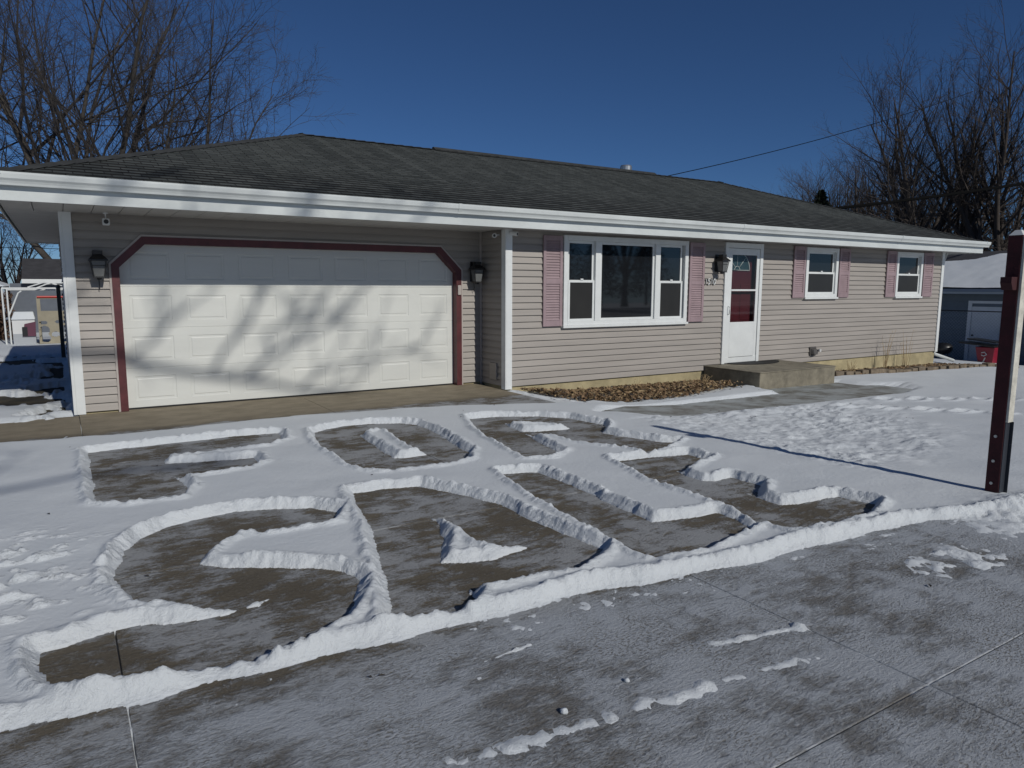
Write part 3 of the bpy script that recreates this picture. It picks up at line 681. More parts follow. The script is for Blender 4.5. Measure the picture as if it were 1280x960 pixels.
# roof
rX0,rX1,rY0,rY1=XA-.03,XB+.04,YE-.045,YB+.045;zR,zE=4.475,2.815;yr=13.9;ra,rb=4.07,15.35
def roof_faces(th):
    me=bpy.data.meshes.new('roof');V=[];F=[];UV=[]
    def poly(p,u,o):
        n=len(V);V.extend(p);F.append(tuple(range(n,n+len(p))));o=Vector(o);u=Vector(u)
        nn=(Vector(p[1])-Vector(p[0])).cross(Vector(p[2])-Vector(p[1])).normalized();w=nn.cross(u)
        UV.append([((Vector(q)-o).dot(u),(Vector(q)-o).dot(w)) for q in p])
    A=(rX0,rY0,zE);B=(rX1,rY0,zE);C=(rX1,rY1,zE);D=(rX0,rY1,zE);E=(ra,yr,zR);G=(rb,yr,zR)
    K=35
    for i in range(K):
        t0=i/K;t1=(i+1)/K;st=Vector((0,-.0035,.0095))
        P0=Vector(A).lerp(Vector(E),t0);Q0=Vector(B).lerp(Vector(G),t0);P1=Vector(A).lerp(Vector(E),t1);Q1=Vector(B).lerp(Vector(G),t1)
        poly([P0+st,Q0+st,Q1,P1],(1,0,0),A);poly([P0,Q0,Q0+st,P0+st],(1,0,0),A)
    poly([B,C,G],(0,1,0),B);poly([C,D,E,G],(-1,0,0),C);poly([D,A,E],(0,-1,0),D)
    n=len(V);lo=[(q[0],q[1],q[2]-.03) for q in (A,B,C,D)]
    hi=[A,B,C,D]
    for i in range(4): poly([lo[i],lo[(i+1)%4],hi[(i+1)%4],hi[i]],(1,0,0),A)
    me.from_pydata(V,[],F);uv=me.uv_layers.new(name='UVMap');k=0
    for f in UV:
        for q in f: uv.data[k].uv=q;k+=1
    me.materials.append(M['roof']);o=bpy.data.objects.new('roof',me);COL.objects.link(o);o.parent=house;o.matrix_parent_inverse=Matrix.Translation(house.location).inverted();return o
roof=roof_faces(.03)
mb=MB()
def cap(a,b,w=.14,h=.018,n=None):
    a=Vector(a);b=Vector(b);L=(b-a).length;n=int(L/.2);d=(b-a)/n;s=Vector((-d.y,d.x,0)).normalized()*w
    for i in range(n):
        p=a+d*i;q=a+d*(i+1.15);u=Vector((0,0,h));dz=Vector((0,0,-.038))
        mb.quad(p+u*.7+s+dz*1.0,p+u*.7,q+u*1.4,q+u*1.4+s+dz);mb.quad(p+u*.7,p+u*.7-s+dz,q+u*1.4-s+dz,q+u*1.4)
cap((rX0,rY0,zE),(ra,yr,zR));cap((rX1,rY0,zE),(rb,yr,zR));cap((rX0,rY1,zE),(ra,yr,zR));cap((rX1,rY1,zE),(rb,yr,zR));cap((ra,yr,zR+.0),(rb,yr,zR+.0))
M['cap']=mat('ridge shingles',(.035,.037,.036),.9,var=.3,vscale=5);mb.build('ridge_cap',M['cap'],roof)
MB().hexa([(6.8,yr-.15,zR-.035),(13.0,yr-.15,zR-.035),(13.0,yr+.15,zR-.035),(6.8,yr+.15,zR-.035)],[(6.8,yr-.02,zR+.055),(13.0,yr-.02,zR+.055),(13.0,yr+.02,zR+.055),(6.8,yr+.02,zR+.055)]).build('ridge_vent',M['cap'],roof)
MB().lathe([(.10,4.2),(.10,4.60),(.15,4.60),(.15,4.69),(.13,4.72),(0,4.72)],12.45,14.35,16).build('flue_pipe',M['steel'],roof,smooth=False)
# interior so the storm door never shows daylight
MB().box(XC6+.3,XR-.3,YF+.2,YB-1,0.03,.05).build('floor',M['screen'],house)

# ------------------------------------------------------------------ fixtures on the house
def lantern(x,y,z,label):
    L=empty('wall_lantern',(x,y,z-.2),label,'wall lantern','black carriage lanterns on the house front')
    yb=y-.030
    mb=MB();mb.box(x-.055,x+.055,yb-.02,yb,z-.16,z+.17);mb.tube([(x,yb-.02,z+.10),(x,yb-.08,z+.15),(x,yb-.14,z+.12)],.012,8)
    mb.tube([(x,yb-.02,z-.13),(x,yb-.05,z-.26),(x,yb-.03,z-.33)],.006,6)
    mb.build('back_plate',M['black'],L,bevel=.004)
    cy=yb-.14;w1,w0=.085,.058
    mb=MB()
    def sq(w,zz):return [(x-w,cy-w,zz),(x+w,cy-w,zz),(x+w,cy+w,zz),(x-w,cy+w,zz)]
    mb.hexa(sq(w1+.02,z+.055),sq(.05,z+.115));mb.hexa(sq(.05,z+.115),sq(.055,z+.165));mb.hexa(sq(w1+.022,z+.035),sq(w1+.022,z+.055))
    mb.build('lantern_cap',M['black'],L,bevel=.003)
    mb=MB();a=sq(w0,z-.16);b=sq(w1,z+.035)
    for i in range(4): mb.tube([a[i],b[i]],.007,6)
    mb.hexa(sq(w0+.008,z-.175),sq(w0+.008,z-.158));mb.hexa(sq(.02,z-.20),sq(.03,z-.175))
    for i in range(4):
        j=(i+1)%4;p=[a[i][k]*.3+b[i][k]*.7 for k in range(3)];q=[a[j][k]*.3+b[j][k]*.7 for k in range(3)]
        if i%2==0: mb.tube([p,q],.003,4)
    mb.build('cage',M['black'],L)
    MB().hexa(sq(w0-.006,z-.157),sq(w1-.008,z+.034)).build('lamp_glass',M['lampglass'],L)
lantern(.455,YG,1.93,'black carriage lantern on the siding left of the garage door')
lantern(5.93,YG,1.90,'black carriage lantern in the recess right of the garage door')
lantern(10.93,YF,2.12,'black carriage lantern above the house number beside the front door')
def cam_box():
    c=empty('security_camera',(.57,10.45,2.45),'white cube security camera hanging from the soffit above the left lantern','security camera','security cameras under the eave')
    MB().lathe([(0,2.562),(.03,2.562),(.03,2.548),(.008,2.54),(.008,2.49),(0,2.49)],.57,10.45,12).build('mount',M['plasticw'],c)
    MB().box(.53,.61,10.40,10.49,2.405,2.49).build('body',M['plasticw'],c,bevel=.012)
    MB().lathe([(.028,0),(.0,0)],0,0,12).build('lens',M['black'],c)
    l=[o for o in c.children if o.name.startswith('lens')][0];l.rotation_euler=(PI/2,0,0);l.matrix_parent_inverse=Matrix.Identity(4);l.location=(0,-.052,-.002)
cam_box()
def bullet(p,d,label,mount):
    c=empty('security_camera',p,label,'security camera','security cameras under the eave')
    p=Vector(p);d=Vector(d).normalized()
    MB().tube([p-d*.05,p+d*.075],.036,14).build('body',M['plasticw'],c,smooth=False)
    MB().tube([p+d*.0755,p+d*.0785],.022,12).build('lens',M['black'],c)
    MB().tube([p-d*.02,mount],.012,8).build('mount',M['plasticw'],c)
bullet((6.00,10.05,2.475),(-.75,-1,-.15),'round white camera on the shaded return wall just left of the white corner board',(6.10,10.06,2.49))
bullet((6.19,9.80,2.50),(.6,-1,-.2),'white camera at the top of the white corner board beside the picture window shutter',(6.17,9.862,2.52))
# porch step and mat
zt_=.125
mb=MB();mb.box(10.70,12.95,8.52,YF-.006,-.40,zt_-.02).box(10.685,12.965,8.505,YF-.006,zt_-.02,zt_)
st=tag(mb.build('porch_step',M['stepc'],bevel=.012),'weathered concrete step slab below the white front door','step')
pts=[(12.05+.72*math.cos(PI*i/20),9.84-.42*math.sin(PI*i/20)) for i in range(21)]
mb=MB();n=len(pts);mb.quad(*[(a,b,zt_+.016) for a,b in reversed(pts)])
for i in range(n): 
    a,b=pts[i],pts[(i+1)%n];mb.quad((a[0],a[1],zt_+.003),(b[0],b[1],zt_+.003),(b[0],b[1],zt_+.016),(a[0],a[1],zt_+.016))
tag(mb.build('door_mat',M['rubber']),'black half-round door mat lying on the concrete step','door mat')
# sign post on the right
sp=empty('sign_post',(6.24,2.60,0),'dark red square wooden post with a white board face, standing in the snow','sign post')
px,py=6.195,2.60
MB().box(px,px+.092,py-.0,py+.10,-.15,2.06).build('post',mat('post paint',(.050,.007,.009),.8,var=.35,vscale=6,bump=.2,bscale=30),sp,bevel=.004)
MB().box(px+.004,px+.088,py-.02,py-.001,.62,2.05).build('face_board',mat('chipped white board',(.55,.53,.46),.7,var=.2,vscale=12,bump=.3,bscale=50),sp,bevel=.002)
b_=MB().box(px+.004,px+.080,py-.006,py-.001,-.1,.62);b_.box(px+.074,px+.080,py-.03,py-.006,-.1,.62)
b_.build('steel_bracket',mat('dark bracket',(.03,.035,.045),.45),sp)
for zz in (.12,.30,.50): MB().tube([(px-.008,py+.055,zz),(px,py+.055,zz)],.012,8).build('bolt',M['steel'],sp)
mb=MB();mb.prismY([(px-.09,1.70),(px-.06,1.645),(px+.0,1.645),(px+.0,1.745),(px-.09,1.745)],py+.01,py+.09)
mb.build('arm',mat('arm paint',(.040,.006,.008),.8),sp,bevel=.003)
MB().hexa([(px,py,2.06),(px+.092,py,2.06),(px+.092,py+.1,2.06),(px,py+.1,2.06)],[(px+.03,py+.03,2.10),(px+.06,py+.03,2.10),(px+.06,py+.07,2.10),(px+.03,py+.07,2.10)]).build('post_cap',M['plasticw'],sp)
# ------------------------------------------------------------------ planting and litter near the house
def heap(x,y):
    return .05+.07*math.exp(-((y-9.0)/.45)**2)*(.5+.9*float(fbm(np.array([x]),np.array([y]),.35,3,.6,5)[0]))
from mathutils import geometry
def inpoly(x,y,P):
    c=False;j=len(P)-1
    for i in range(len(P)):
        if (P[i][1]>y)!=(P[j][1]>y) and x<(P[j][0]-P[i][0])*(y-P[i][1])/(P[j][1]-P[i][1])+P[i][0]: c=not c
        j=i
    return c
def leaves(name,poly,n,label,hs=1,lo=.02,hi=.05):
    mb=MB();x0=min(p[0] for p in poly);x1=max(p[0] for p in poly);y0=min(p[1] for p in poly);y1=max(p[1] for p in poly)
    k=0
    while k<n:
        x=R.uniform(x0,x1);y=R.uniform(y0,y1)
        if not inpoly(x,y,poly): 
            if R.random()>.04: continue
        g=float(zg(x,y));h=heap(x,y)*hs
        c=Vector((x,y,g+R.uniform(0,1)**.6*h));s=R.uniform(lo,hi)
        a=R.uniform(0,2*PI);t=Matrix.Rotation(a,3,'Z')@Matrix.Rotation(R.gauss(0,.7),3,'X')@Matrix.Rotation(R.gauss(0,.5),3,'Y')
        p=[Vector((-s,0,0)),Vector((0,-s*.5,s*.25)),Vector((s,0,0)),Vector((0,s*.5,s*.25))]
        p=[c+t@q for q in p]
        mm=1 if R.random()<.38 else (2 if R.random()<.2 else 0)
        if mm==1 and R.random()<.5: p[1]=c+(p[1]-c)*.3;p[3]=c+(p[3]-c)*.3;p[0]=c+(p[0]-c)*1.8
        mb.quad(p[0],p[1],p[2],m=mm);mb.quad(p[0],p[2],p[3],m=mm);k+=1
    # mulch body
    o=mb.build(name,[M['leaf'],M['straw'],M['bark']]);return tag(o,label,'leaf litter',kind='stuff')
bedp=[(6.35,9.8),(6.5,9.1),(7.1,8.45),(8.5,8.45),(9.9,8.8),(10.6,9.05),(10.6,9.8)]
leaves('leaf_litter',bedp,9000,'brown dead leaves and mulch heaped along the foundation under the picture window')
leaves('leaf_litter',[(12.98,9.8),(12.98,9.3),(19.6,8.95),(20.8,8.9),(20.8,9.4),(19.2,9.8)],3500,'dead leaves in the bed behind the edging stones at the right end',.6)
mb=MB()
for i in range(110):
    x=R.uniform(-.5,11);y=R.uniform(1.6,9) if R.random()<.4 else R.uniform(5.5,8.4);
    if x<5.9 and R.random()<.6: continue
    s=R.uniform(.008,.022);a=R.uniform(0,PI);g=float(zg(x,y))+float(max(0,snow_height(np.array([[x]]),np.array([[y]]))[0,0]))+.006
    dx,dy=s*math.cos(a),s*math.sin(a);mb.quad((x-dx,y-dy,g),(x+dy*.5,y-dx*.5,g+.006),(x+dx,y+dy,g+.002),(x-dy*.5,y+dx*.5,g+.008))
tag(mb.build('leaf_litter',M['bark']),'small dark bits of leaf and bark scattered over the snow','leaf litter',kind='stuff')
def weed(x,y,n,h,spread,label,group='dry plants in the foundation beds'):
    g=float(zg(x,y));mb=MB()
    for i in range(n):
        a=R.uniform(0,2*PI);l=h*R.uniform(.55,1.1);s=spread*R.uniform(.3,1.2)
        b=Vector((x+R.uniform(-.06,.06),y+R.uniform(-.05,.05),g-.02));t=b+Vector((math.cos(a)*s,math.sin(a)*s*.6-.02,l))
        m_=b.lerp(t,.55)+Vector((0,0,l*.12));mb.tube([b,m_,t],[.006,.004,.002],4)
        if R.random()<.5:
            u=t+Vector((R.uniform(-.12,.12),R.uniform(-.05,.02),-.08*R.random()));mb.tube([t,u],[.0025,.0015],3)
    return tag(mb.build('dry_weed',M['straw']),label,'dry plant',group)
weed(8.55,9.45,4,.34,.20,'thin broken straw stalks arching over the leaf bed under the picture window')
weed(10.15,9.35,26,.24,.16,'dense tuft of dry grass against the left side of the concrete step')
weed(9.55,9.2,20,.20,.16,'tuft of dry yellow grass second from the concrete step')
weed(6.75,9.35,6,.20,.10,'small dark dead plant at the left end of the leaf bed')
weed(13.35,9.55,24,.22,.18,'dry grass tuft beside the right end of the concrete step')
weed(16.6,9.62,9,.95,.22,'tall thin dry stems against the wall below the shutter of the far window')
weed(17.5,9.62,8,.9,.18,'tall thin dry stems nearest the right corner of the house')
weed(15.2,9.6,14,.28,.2,'low brown dead plant in front of the wall between the vent and the corner')
# edging stones
def stone(x,y,w,h,d,rot,label):
    g=float(zg(x,y));mb=MB()
    def P(u,v,zz): 
        c,s=math.cos(rot),math.sin(rot);return (x+u*c-v*s,y+u*s+v*c,g+zz)
    j=lambda:R.uniform(-.008,.008)
    b=[P(-w/2,-d/2,-.12),P(w/2,-d/2,-.12),P(w/2*.9,d/2,-.12),P(-w/2*.9,d/2,-.12)]
    t=[P(-w/2+j(),-d/2+.01+j(),h+j()),P(w/2+j(),-d/2+.01+j(),h+j()),P(w/2*.9,d/2,h+j()),P(-w/2*.9,d/2,h+j())]
    mb.hexa(b,t)
    return tag(mb.build('edging_stone',M['stone'],bevel=.014),label,'edging stone','edging stones along the right flower bed')
x=13.05;i=0
while x<20.9:
    w=R.uniform(.22,.30);yy=9.22-.085*(x-13)+R.uniform(-.025,.025)
    if x>19.6: yy=8.66+(x-19.6)*.02
    stone(x+w/2,yy,w,R.uniform(.08,.14) if x>13.8 else R.uniform(.04,.09),.18,R.uniform(-.12,.12),'tumbled brown block in the row of edging stones in front of the right flower bed')
    x+=w+R.uniform(.0,.03);i+=1
# snow lumps and twig bits on the scraped concrete
def lump(x,y,r,label):
    bm=MB();prof=[(0,0),(r*.9,r*.1),(r,r*.5),(r*.7,r*1.0),(0,r*1.2)]
    bm.lathe(prof,0,0,9);bm.v=[(a*(1+R.uniform(-.18,.18))+x,b*(1+R.uniform(-.18,.18))+y,c) for a,b,c in bm.v]
    return tag(bm.build('snow_lump',M['snow'],smooth=True),label,'snow lump','small lumps of snow on the scraped concrete')
lump(1.57,2.10,.017,'small round snow lump lying alone on the scraped concrete, nearest the bottom of the photo')
lump(1.93,2.14,.013,'smaller snow lump to the upper right of the other one on the scraped concrete')
# ------------------------------------------------------------------ trees
def grow_tree(seed,H,stems,spread,trunk_h,r0,kids=(9,7,5),sides=(7,4,3),up=.25,lean=(0,0),twl=1.0):
    rr=random.Random(seed);T=MB();Cw=MB()
    def line(p,d,L,n,wand,upw):
        pts=[p];d=d.normalized()
        for i in range(n):
            d=(d+Vector((rr.gauss(0,wand),rr.gauss(0,wand),rr.gauss(0,wand)+upw))).normalized()
            p=p+d*(L/n);pts.append(p)
        return pts
    def at(pts,t):
        f=t*(len(pts)-1);i=min(int(f),len(pts)-2);return pts[i].lerp(pts[i+1],f-i),(pts[i+1]-pts[i]).normalized()
    def br(p,d,L,r,lev):
        n=(7,6,4,3)[lev];pts=line(p,d,L,n,(.08,.12,.16,.18)[lev],(up*.25,up*.3,up*.3,up*.1)[lev])
        rad=[r*(1-.82*i/n) for i in range(n+1)]
        (T if lev==0 else Cw).tube(pts,rad,(sides[0],sides[1],sides[2],3)[lev],cap=False)
        if lev==3: return
        k=kids[lev];k=int(k*rr.uniform(.8,1.25))
        for i in range(k):
            t=.22+.78*(i+rr.random())/k if lev else .18+.82*(i+rr.random())/k
            t=min(t,.99);q,dd=at(pts,t)
            ax=dd.orthogonal().normalized();ax.rotate(Matrix.Rotation(rr.uniform(0,2*PI),3,dd))
            ang=math.radians(rr.uniform(24,52));nd=dd.copy();nd.rotate(Matrix.Rotation(ang,3,ax))
            rl=(r*(1-.82*t))
            br(q,nd,L*(.58,.55,.50)[lev]*rr.uniform(.65,1.1)*(1.15-.55*t)*(twl if lev==2 else 1),max(rl*.55,(.012,.008,.005)[lev]),lev+1)
    base=Vector((0,0,-.2))
    tt=line(base,Vector((lean[0],lean[1],1)),trunk_h+.2,4,.03,0)
    T.tube(tt,[r0*1.25]+[r0*(1-.06*i) for i in range(1,5)],10,cap=False)
    for i in range(stems):
        a=2*PI*(i+rr.uniform(-.25,.25))/stems;s=spread*rr.uniform(.35,1.1)
        d=Vector((math.cos(a)*s+lean[0],math.sin(a)*s+lean[1],1))
        br(tt[-1]-Vector((0,0,rr.uniform(0,trunk_h*.35))),d,(H-trunk_h)*rr.uniform(.8,1.05),r0*rr.uniform(.45,.7),0)
    return T,Cw
def tree(loc,label,group,seed,H,stems,spread,trunk_h,r0,far=False,name='bare_tree',**k):
    T,Cw=grow_tree(seed,H,stems,spread,trunk_h,r0,**k)
    e=empty(name,loc,label,'tree',group)
    for o in (T.build('trunk',M['barkfar' if far else 'bark'],e,smooth=True),Cw.build('crown',M['barkfar' if far else 'twig'],e)): o.matrix_parent_inverse=Matrix.Identity(4)
    return e
def tcopy(src,loc,rz,s,label,group):
    c=copy_tree(src);c.location=loc;c.rotation_euler=(0,0,rz);c.scale=(s,s,s*R.uniform(.92,1.08));c['label']=label;c['group']=group;return c
GL='bare trees behind the left end of the house'
tree((.9,33,0),'big bare tree with many rising stems behind the left end of the roof',GL,3,16.0,7,.72,1.2,.26,kids=(14,11,8),up=.12,lean=(-.06,0))
tree((3.3,32,0),'bare tree leaning right, its crown ending above the roof peak',GL,8,12.6,7,.72,1.0,.20,kids=(14,11,8),up=.12,lean=(.04,0))
tree((-4.0,36,0),'bare tree at the left edge behind the big rising one',GL,21,15,5,.6,2,.28,kids=(9,7,5))
GR='bare trees beyond the right end of the house'
t1=tree((40.5,22.0,-1.0),'tall bare tree spreading left above the right end of the roof',GR,33,14.2,7,.50,3.0,.30,True,kids=(12,10,8),up=.2)
t2=tree((41.0,17.8,-1.0),'tallest bare tree at the right edge beside the red post',GR,36,15.2,7,.46,3.5,.32,True,kids=(12,10,8))
t3=tree((47.5,20.5,-1.2),'bare tree filling the gap between the two tall ones',GR,37,13.0,6,.5,2.5,.3,True,kids=(9,7,5))
small=[((50,34,-1),.78,1,'small bare tree nearest the evergreen on its left'),((50,36.5,-1),.80,2,'small bare tree farthest left above the roof slope'),
 ((49,31.5,-1),.86,3,'small pale bare tree just right of the evergreen'),((49,29.5,-1),.84,4,'second small bare tree right of the evergreen'),
 ((48,27.5,-1),.70,5,'small bare tree between the wire and the tall crowns'),((46,25.0,-1),.62,0,'low bare tree under the left side of the tall crown'),
 ((44,23.0,-1),.52,2.4,'low bare tree at the foot of the tall left crown'),((42.5,20.0,-1),.52,4.1,'low bare tree under the tallest crown'),
 ((52,26.0,-1),.86,5.1,'middle-height bare tree behind the tall left crown'),((52,22.0,-1),.86,1.9,'middle-height bare tree deep behind the tallest crown')]
for k,(l,s,a,lab) in enumerate(small): tcopy(t3 if k%2 else t1,l,a,s,lab,GR)
# brush
def brush(loc,w,h,n,seed,label):
    rr=random.Random(seed);mb=MB()
    for i in range(n):
        b=Vector((loc[0]+rr.gauss(0,w),loc[1]+rr.gauss(0,w),loc[2]-.1));L=h*rr.uniform(.4,1.1)
        d=Vector((rr.gauss(0,.35),rr.gauss(0,.35),1)).normalized()
        t=b+d*L;m_=b.lerp(t,.5)+Vector((rr.gauss(0,.1),rr.gauss(0,.1),0));mb.tube([b,m_,t],[.03,.02,.008],3,cap=False)
        for j in range(7):
            q=b.lerp(t,rr.uniform(.3,1));e=q+Vector((rr.gauss(0,.5),rr.gauss(0,.5),rr.uniform(.1,.7)));mb.tube([q,e],[.012,.005],3,cap=False)
    return tag(mb.build('brush',M['barkfar']),label,'bush','leafless brush beyond the right end of the house')
for k,(l,lab) in enumerate([((38,22.5,-1),'leafless brush behind the blue garage, left part'),((38.5,19,-1),'leafless brush behind the blue garage, middle part'),((38.5,15.5,-1),'leafless brush behind the blue garage, right part'),((43,27,-1),'leafless brush above the low right slope of the roof'),((47,32,-1),'leafless brush behind the evergreen'),((44,21,-1),'leafless brush between the tall trunks'),((43,16.5,-1),'leafless brush at the foot of the tallest tree')]):
    brush(l,1.7,5.0 if k not in (3,4) else 4.6,330,90+k,lab)
def conifer(loc,h,w,seed,label):
    rr=random.Random(seed);e=empty('evergreen_tree',loc,label,'tree')
    MB().tube([loc,(loc[0],loc[1],loc[2]+h)],[.14,.02],6).build('trunk',M['barkfar'],e)
    mb=MB()
    for i in range(4200):
        t=rr.random()**.8;z=loc[2]+h*(.12+.88*t);rad=w*(1-t)**.7*rr.uniform(.15,1.05)*(.8+.3*math.sin(7*t+i%5));a=rr.uniform(0,2*PI)
        c=Vector((loc[0]+rad*math.cos(a),loc[1]+rad*math.sin(a),z));o=Vector((math.cos(a),math.sin(a),rr.uniform(-.5,.3))).normalized()*rr.uniform(.12,.28);s=o.cross(Vector((0,0,1))).normalized()*.05
        mb.quad(c-s,c+o,c+s);mb.quad(c-Vector((0,0,.05)),c+o*.9,c+Vector((0,0,.05)))
    mb.build('crown',M['evergreen'],e)
conifer((45.6,31.9,-1.2),9.6,2.3,5,'small dark evergreen tree standing above the right slope of the roof')
conifer((39.6,20.0,-1.2),5.2,2.2,6,'low dark evergreen between the trunks behind the blue garage')
# ------------------------------------------------------------------ neighbour garage on the right
ng=empty('neighbour_garage',(28.5,12,-.95),'low blue-sided garage with a snowy roof seen past the right corner of the house','garage building')
P27=lambda u,d,z:(27-d,u,z)
siding('wall',P27,(4.5,19),-.98,1.50,[rect(11.74,12.69,-1,1.13)],M['bluesid'],ng,co=.2)
MB().box(27,34,4.5,4.52,-1,1.5).build('wall',M['bluesid'],ng);MB().box(27,34,18.98,19,-1,1.5).build('wall',M['bluesid'],ng)
MB().prismX([(4.52,1.5),(18.98,1.5),(18.98,1.51),(4.52,1.51)],27,34).build('ceiling',M['bluesid'],ng)
rf=MB().hexa([(26.55,4.0,1.50),(30.6,4.0,2.95),(30.6,19.4,2.95),(26.55,19.4,1.50)],[(26.55,4.0,1.62),(30.6,4.0,3.07),(30.6,19.4,3.07),(26.55,19.4,1.62)]).hexa([(30.6,4.0,2.95),(34.6,4,1.5),(34.6,19.4,1.5),(30.6,19.4,2.95)],[(30.6,4.0,3.07),(34.6,4,1.62),(34.6,19.4,1.62),(30.6,19.4,3.07)]).build('roof',M['darkroof'],ng)
ry=np.linspace(4.0,19.4,190);rt=np.linspace(0,1,50);A,B=np.meshgrid(ry,rt)
hh=.055+.05*(fbm(A,B*4,.9,4,.6,7)-.5);cov=ss((.88+.22*(fbm(A,B*4,1.3,4,.6,19)-.5)*2-B)/.06);hh=np.where(cov>.02,hh*cov,-.02)
V=np.stack([26.56+4.04*B,A,1.625+1.445*B+hh],-1).reshape(-1,3);nx=190
F=[(j*nx+i,j*nx+i+1,(j+1)*nx+i+1,(j+1)*nx+i) for j in range(49) for i in range(189)]
mb=MB();mb.v=[tuple(v) for v in V.tolist()];mb.f=F;mb.mi=[0]*len(F);mb.build('roof_snow',M['snow'],rf,smooth=True)
MB().box(26.50,26.55,4.0,19.4,1.46,1.63).build('fascia',mat('blue grey trim',(.30,.36,.43),.5),ng)
MB().box(26.42,26.50,4.0,19.4,1.53,1.63).build('gutter',mat('blue grey gutter',(.16,.20,.26),.5),ng)
mb=MB();mb.box(26.95,27.0,11.62,11.74,-.95,1.22).box(26.95,27,12.69,12.81,-.95,1.22).box(26.95,27,11.74,12.69,1.13,1.22);mb.build('door_frame',M['bluedoor'],ng)
gd2=MB().box(26.99,27.03,11.74,12.69,-.95,1.13).build('door',M['bluedoor'],ng)
MB().tube([(26.93,12.6,.02),(26.99,12.6,.02)],.03,8).build('handle',M['black'],gd2)
# chain link fence in front of it
fe=empty('chain_link_fence',(26.2,13,-.9),'tall chain link fence with dark top rail in front of the blue garage','fence')
def fz(y): return -.90
MB().tube([(26.3,10.9,.88),(26.3,19,.88)],.018,6).build('rail',M['black'],fe)
for y_ in (19,16.6,13.9): MB().tube([(26.3,y_,-1),(26.3,y_,.9)],.024,6).build('post',M['steel'],fe)
mb=MB();y0=10.9;s=.11
k=y0-1.8
while k<17:
    for sg in (1,-1):
        a=[k,-.92];b=[k+1.8,.88]
        if sg<0:a,b=[k+1.8,-.92],[k,.88]
        # clip to y>=y0 and y<=17
        def clip(p,q):
            p=list(p);q=list(q)
            for lim,ge in ((y0,1),(17,0)):
                for u,w in ((p,q),(q,p)):
                    if (ge and u[0]<lim) or (not ge and u[0]>lim):
                        if abs(w[0]-u[0])<1e-6: return None
                        t=(lim-u[0])/(w[0]-u[0])
                        if not 0<=t<=1: return None
                        u[1]+= (w[1]-u[1])*t;u[0]=lim
            return p,q
        c=clip(a,b)
        if c: mb.tube([(26.3,c[0][0],c[0][1]),(26.3,c[1][0],c[1][1])],.0026,3,cap=False)
    k+=s
mb.build('mesh',M['steel'],fe)
# red bin
bn=empty('trash_bin',(25.9,11.6,-.9),'red wheeled trash bin with a propped black lid and white marking beside the red post','trash bin')
MB().hexa([(25.65,11.32,-.95),(26.15,11.32,-.95),(26.15,11.72,-.95),(25.65,11.72,-.95)],[(25.55,11.22,-.26),(26.22,11.22,-.26),(26.22,11.82,-.26),(25.55,11.82,-.26)]).build('body',M['redplastic'],bn,bevel=.02)
MB().hexa([(25.45,11.2,-.25),(26.25,11.2,-.25),(26.25,12.3,-.17),(25.45,12.3,-.17)],[(25.45,11.2,-.20),(26.25,11.2,-.20),(26.25,12.3,-.12),(25.45,12.3,-.12)]).hexa([(25.55,11.2,-.12),(26.2,11.2,-.12),(26.2,12.1,-.04),(25.55,12.1,-.04)],[(25.55,11.2,-.08),(26.2,11.2,-.08),(26.2,12.1,.0),(25.55,12.1,.0)]).build('lid',M['black'],bn,bevel=.01)
mb=MB();mb.tube([(25.57,11.62,-.45),(25.56,11.52,-.42),(25.57,11.46,-.5),(25.575,11.55,-.55),(25.575,11.62,-.52)],.018,5).tube([(25.58,11.5,-.6),(25.60,11.55,-.72),(25.61,11.6,-.8)],.018,5);mb.build('marking',M['plasticw'],bn)
for y_ in (11.30,11.74): MB().tube([(26.18,y_-.03,-.84),(26.18,y_+.03,-.84)],.1,14).build('wheel',M['black'],bn)
# kettle grill, dark
kg=empty('kettle_grill',(25.8,12.95,-.9),'small dark round grill in front of the blue siding left of the pale door','grill')
MB().lathe([(0,-.62),(.2,-.58),(.29,-.46),(.3,-.42),(.28,-.32),(.18,-.24),(0,-.21)],25.8,12.95,18).build('bowl',M['black'],kg,smooth=True)
for a in (0.4,2.5,4.6): MB().tube([(25.8+.16*math.cos(a),12.95+.16*math.sin(a),-.58),(25.8+.28*math.cos(a),12.95+.28*math.sin(a),-.95)],.014,6).build('leg',M['black'],kg)
# ------------------------------------------------------------------ back yard on the left
MB_=MB
sh=empty('grey_shed',(1.5,31,0),'low grey shed with a dark roof and white eave behind the play set','shed')
MB().box(-1.35,5,29.5,33,-.05,1.72).build('wall',M['greyb'],sh)
MB().hexa([(-1.0,29.2,1.80),(5.4,29.2,1.80),(5.4,31.3,2.55),(-1.0,31.3,2.55)],[(-1.0,29.2,1.86),(5.4,29.2,1.86),(5.4,31.3,2.61),(-1.0,31.3,2.61)]).build('roof',M['darkroof'],sh)
MB().box(-1.0,5.4,29.15,29.2,1.72,1.86).build('eave',M['white'],sh)
nh=empty('snowy_roof_house',(-3.5,29,0),'neighbouring building with a snow-covered roof slope at the left edge','house')
MB().box(-7,-1.75,27.5,33,-.05,1.65).build('wall',M['brownhedge'],nh)
MB().prismY([(-7.4,1.6),(-1.35,1.62),(-4.2,2.75)],27.2,33.2).build('roof',M['snow'],nh)
hg=MB()
for i in range(2500):
    c=Vector((R.uniform(-4,-1.18),R.uniform(25.6,26.3),R.uniform(0,1.45)));o=Vector((R.gauss(0,1),R.gauss(0,1),R.gauss(0,1))).normalized()*.16;s=o.orthogonal().normalized()*.04
    hg.quad(c-s,c+o,c+s)
tag(hg.build('hedge',M['brownhedge']),'brown leafy hedge at the left edge beside the white pipe frame','hedge')
pf=empty('pipe_frame',(-.5,24,0),'white metal pipe frame standing over the play set in the back yard','pipe frame')
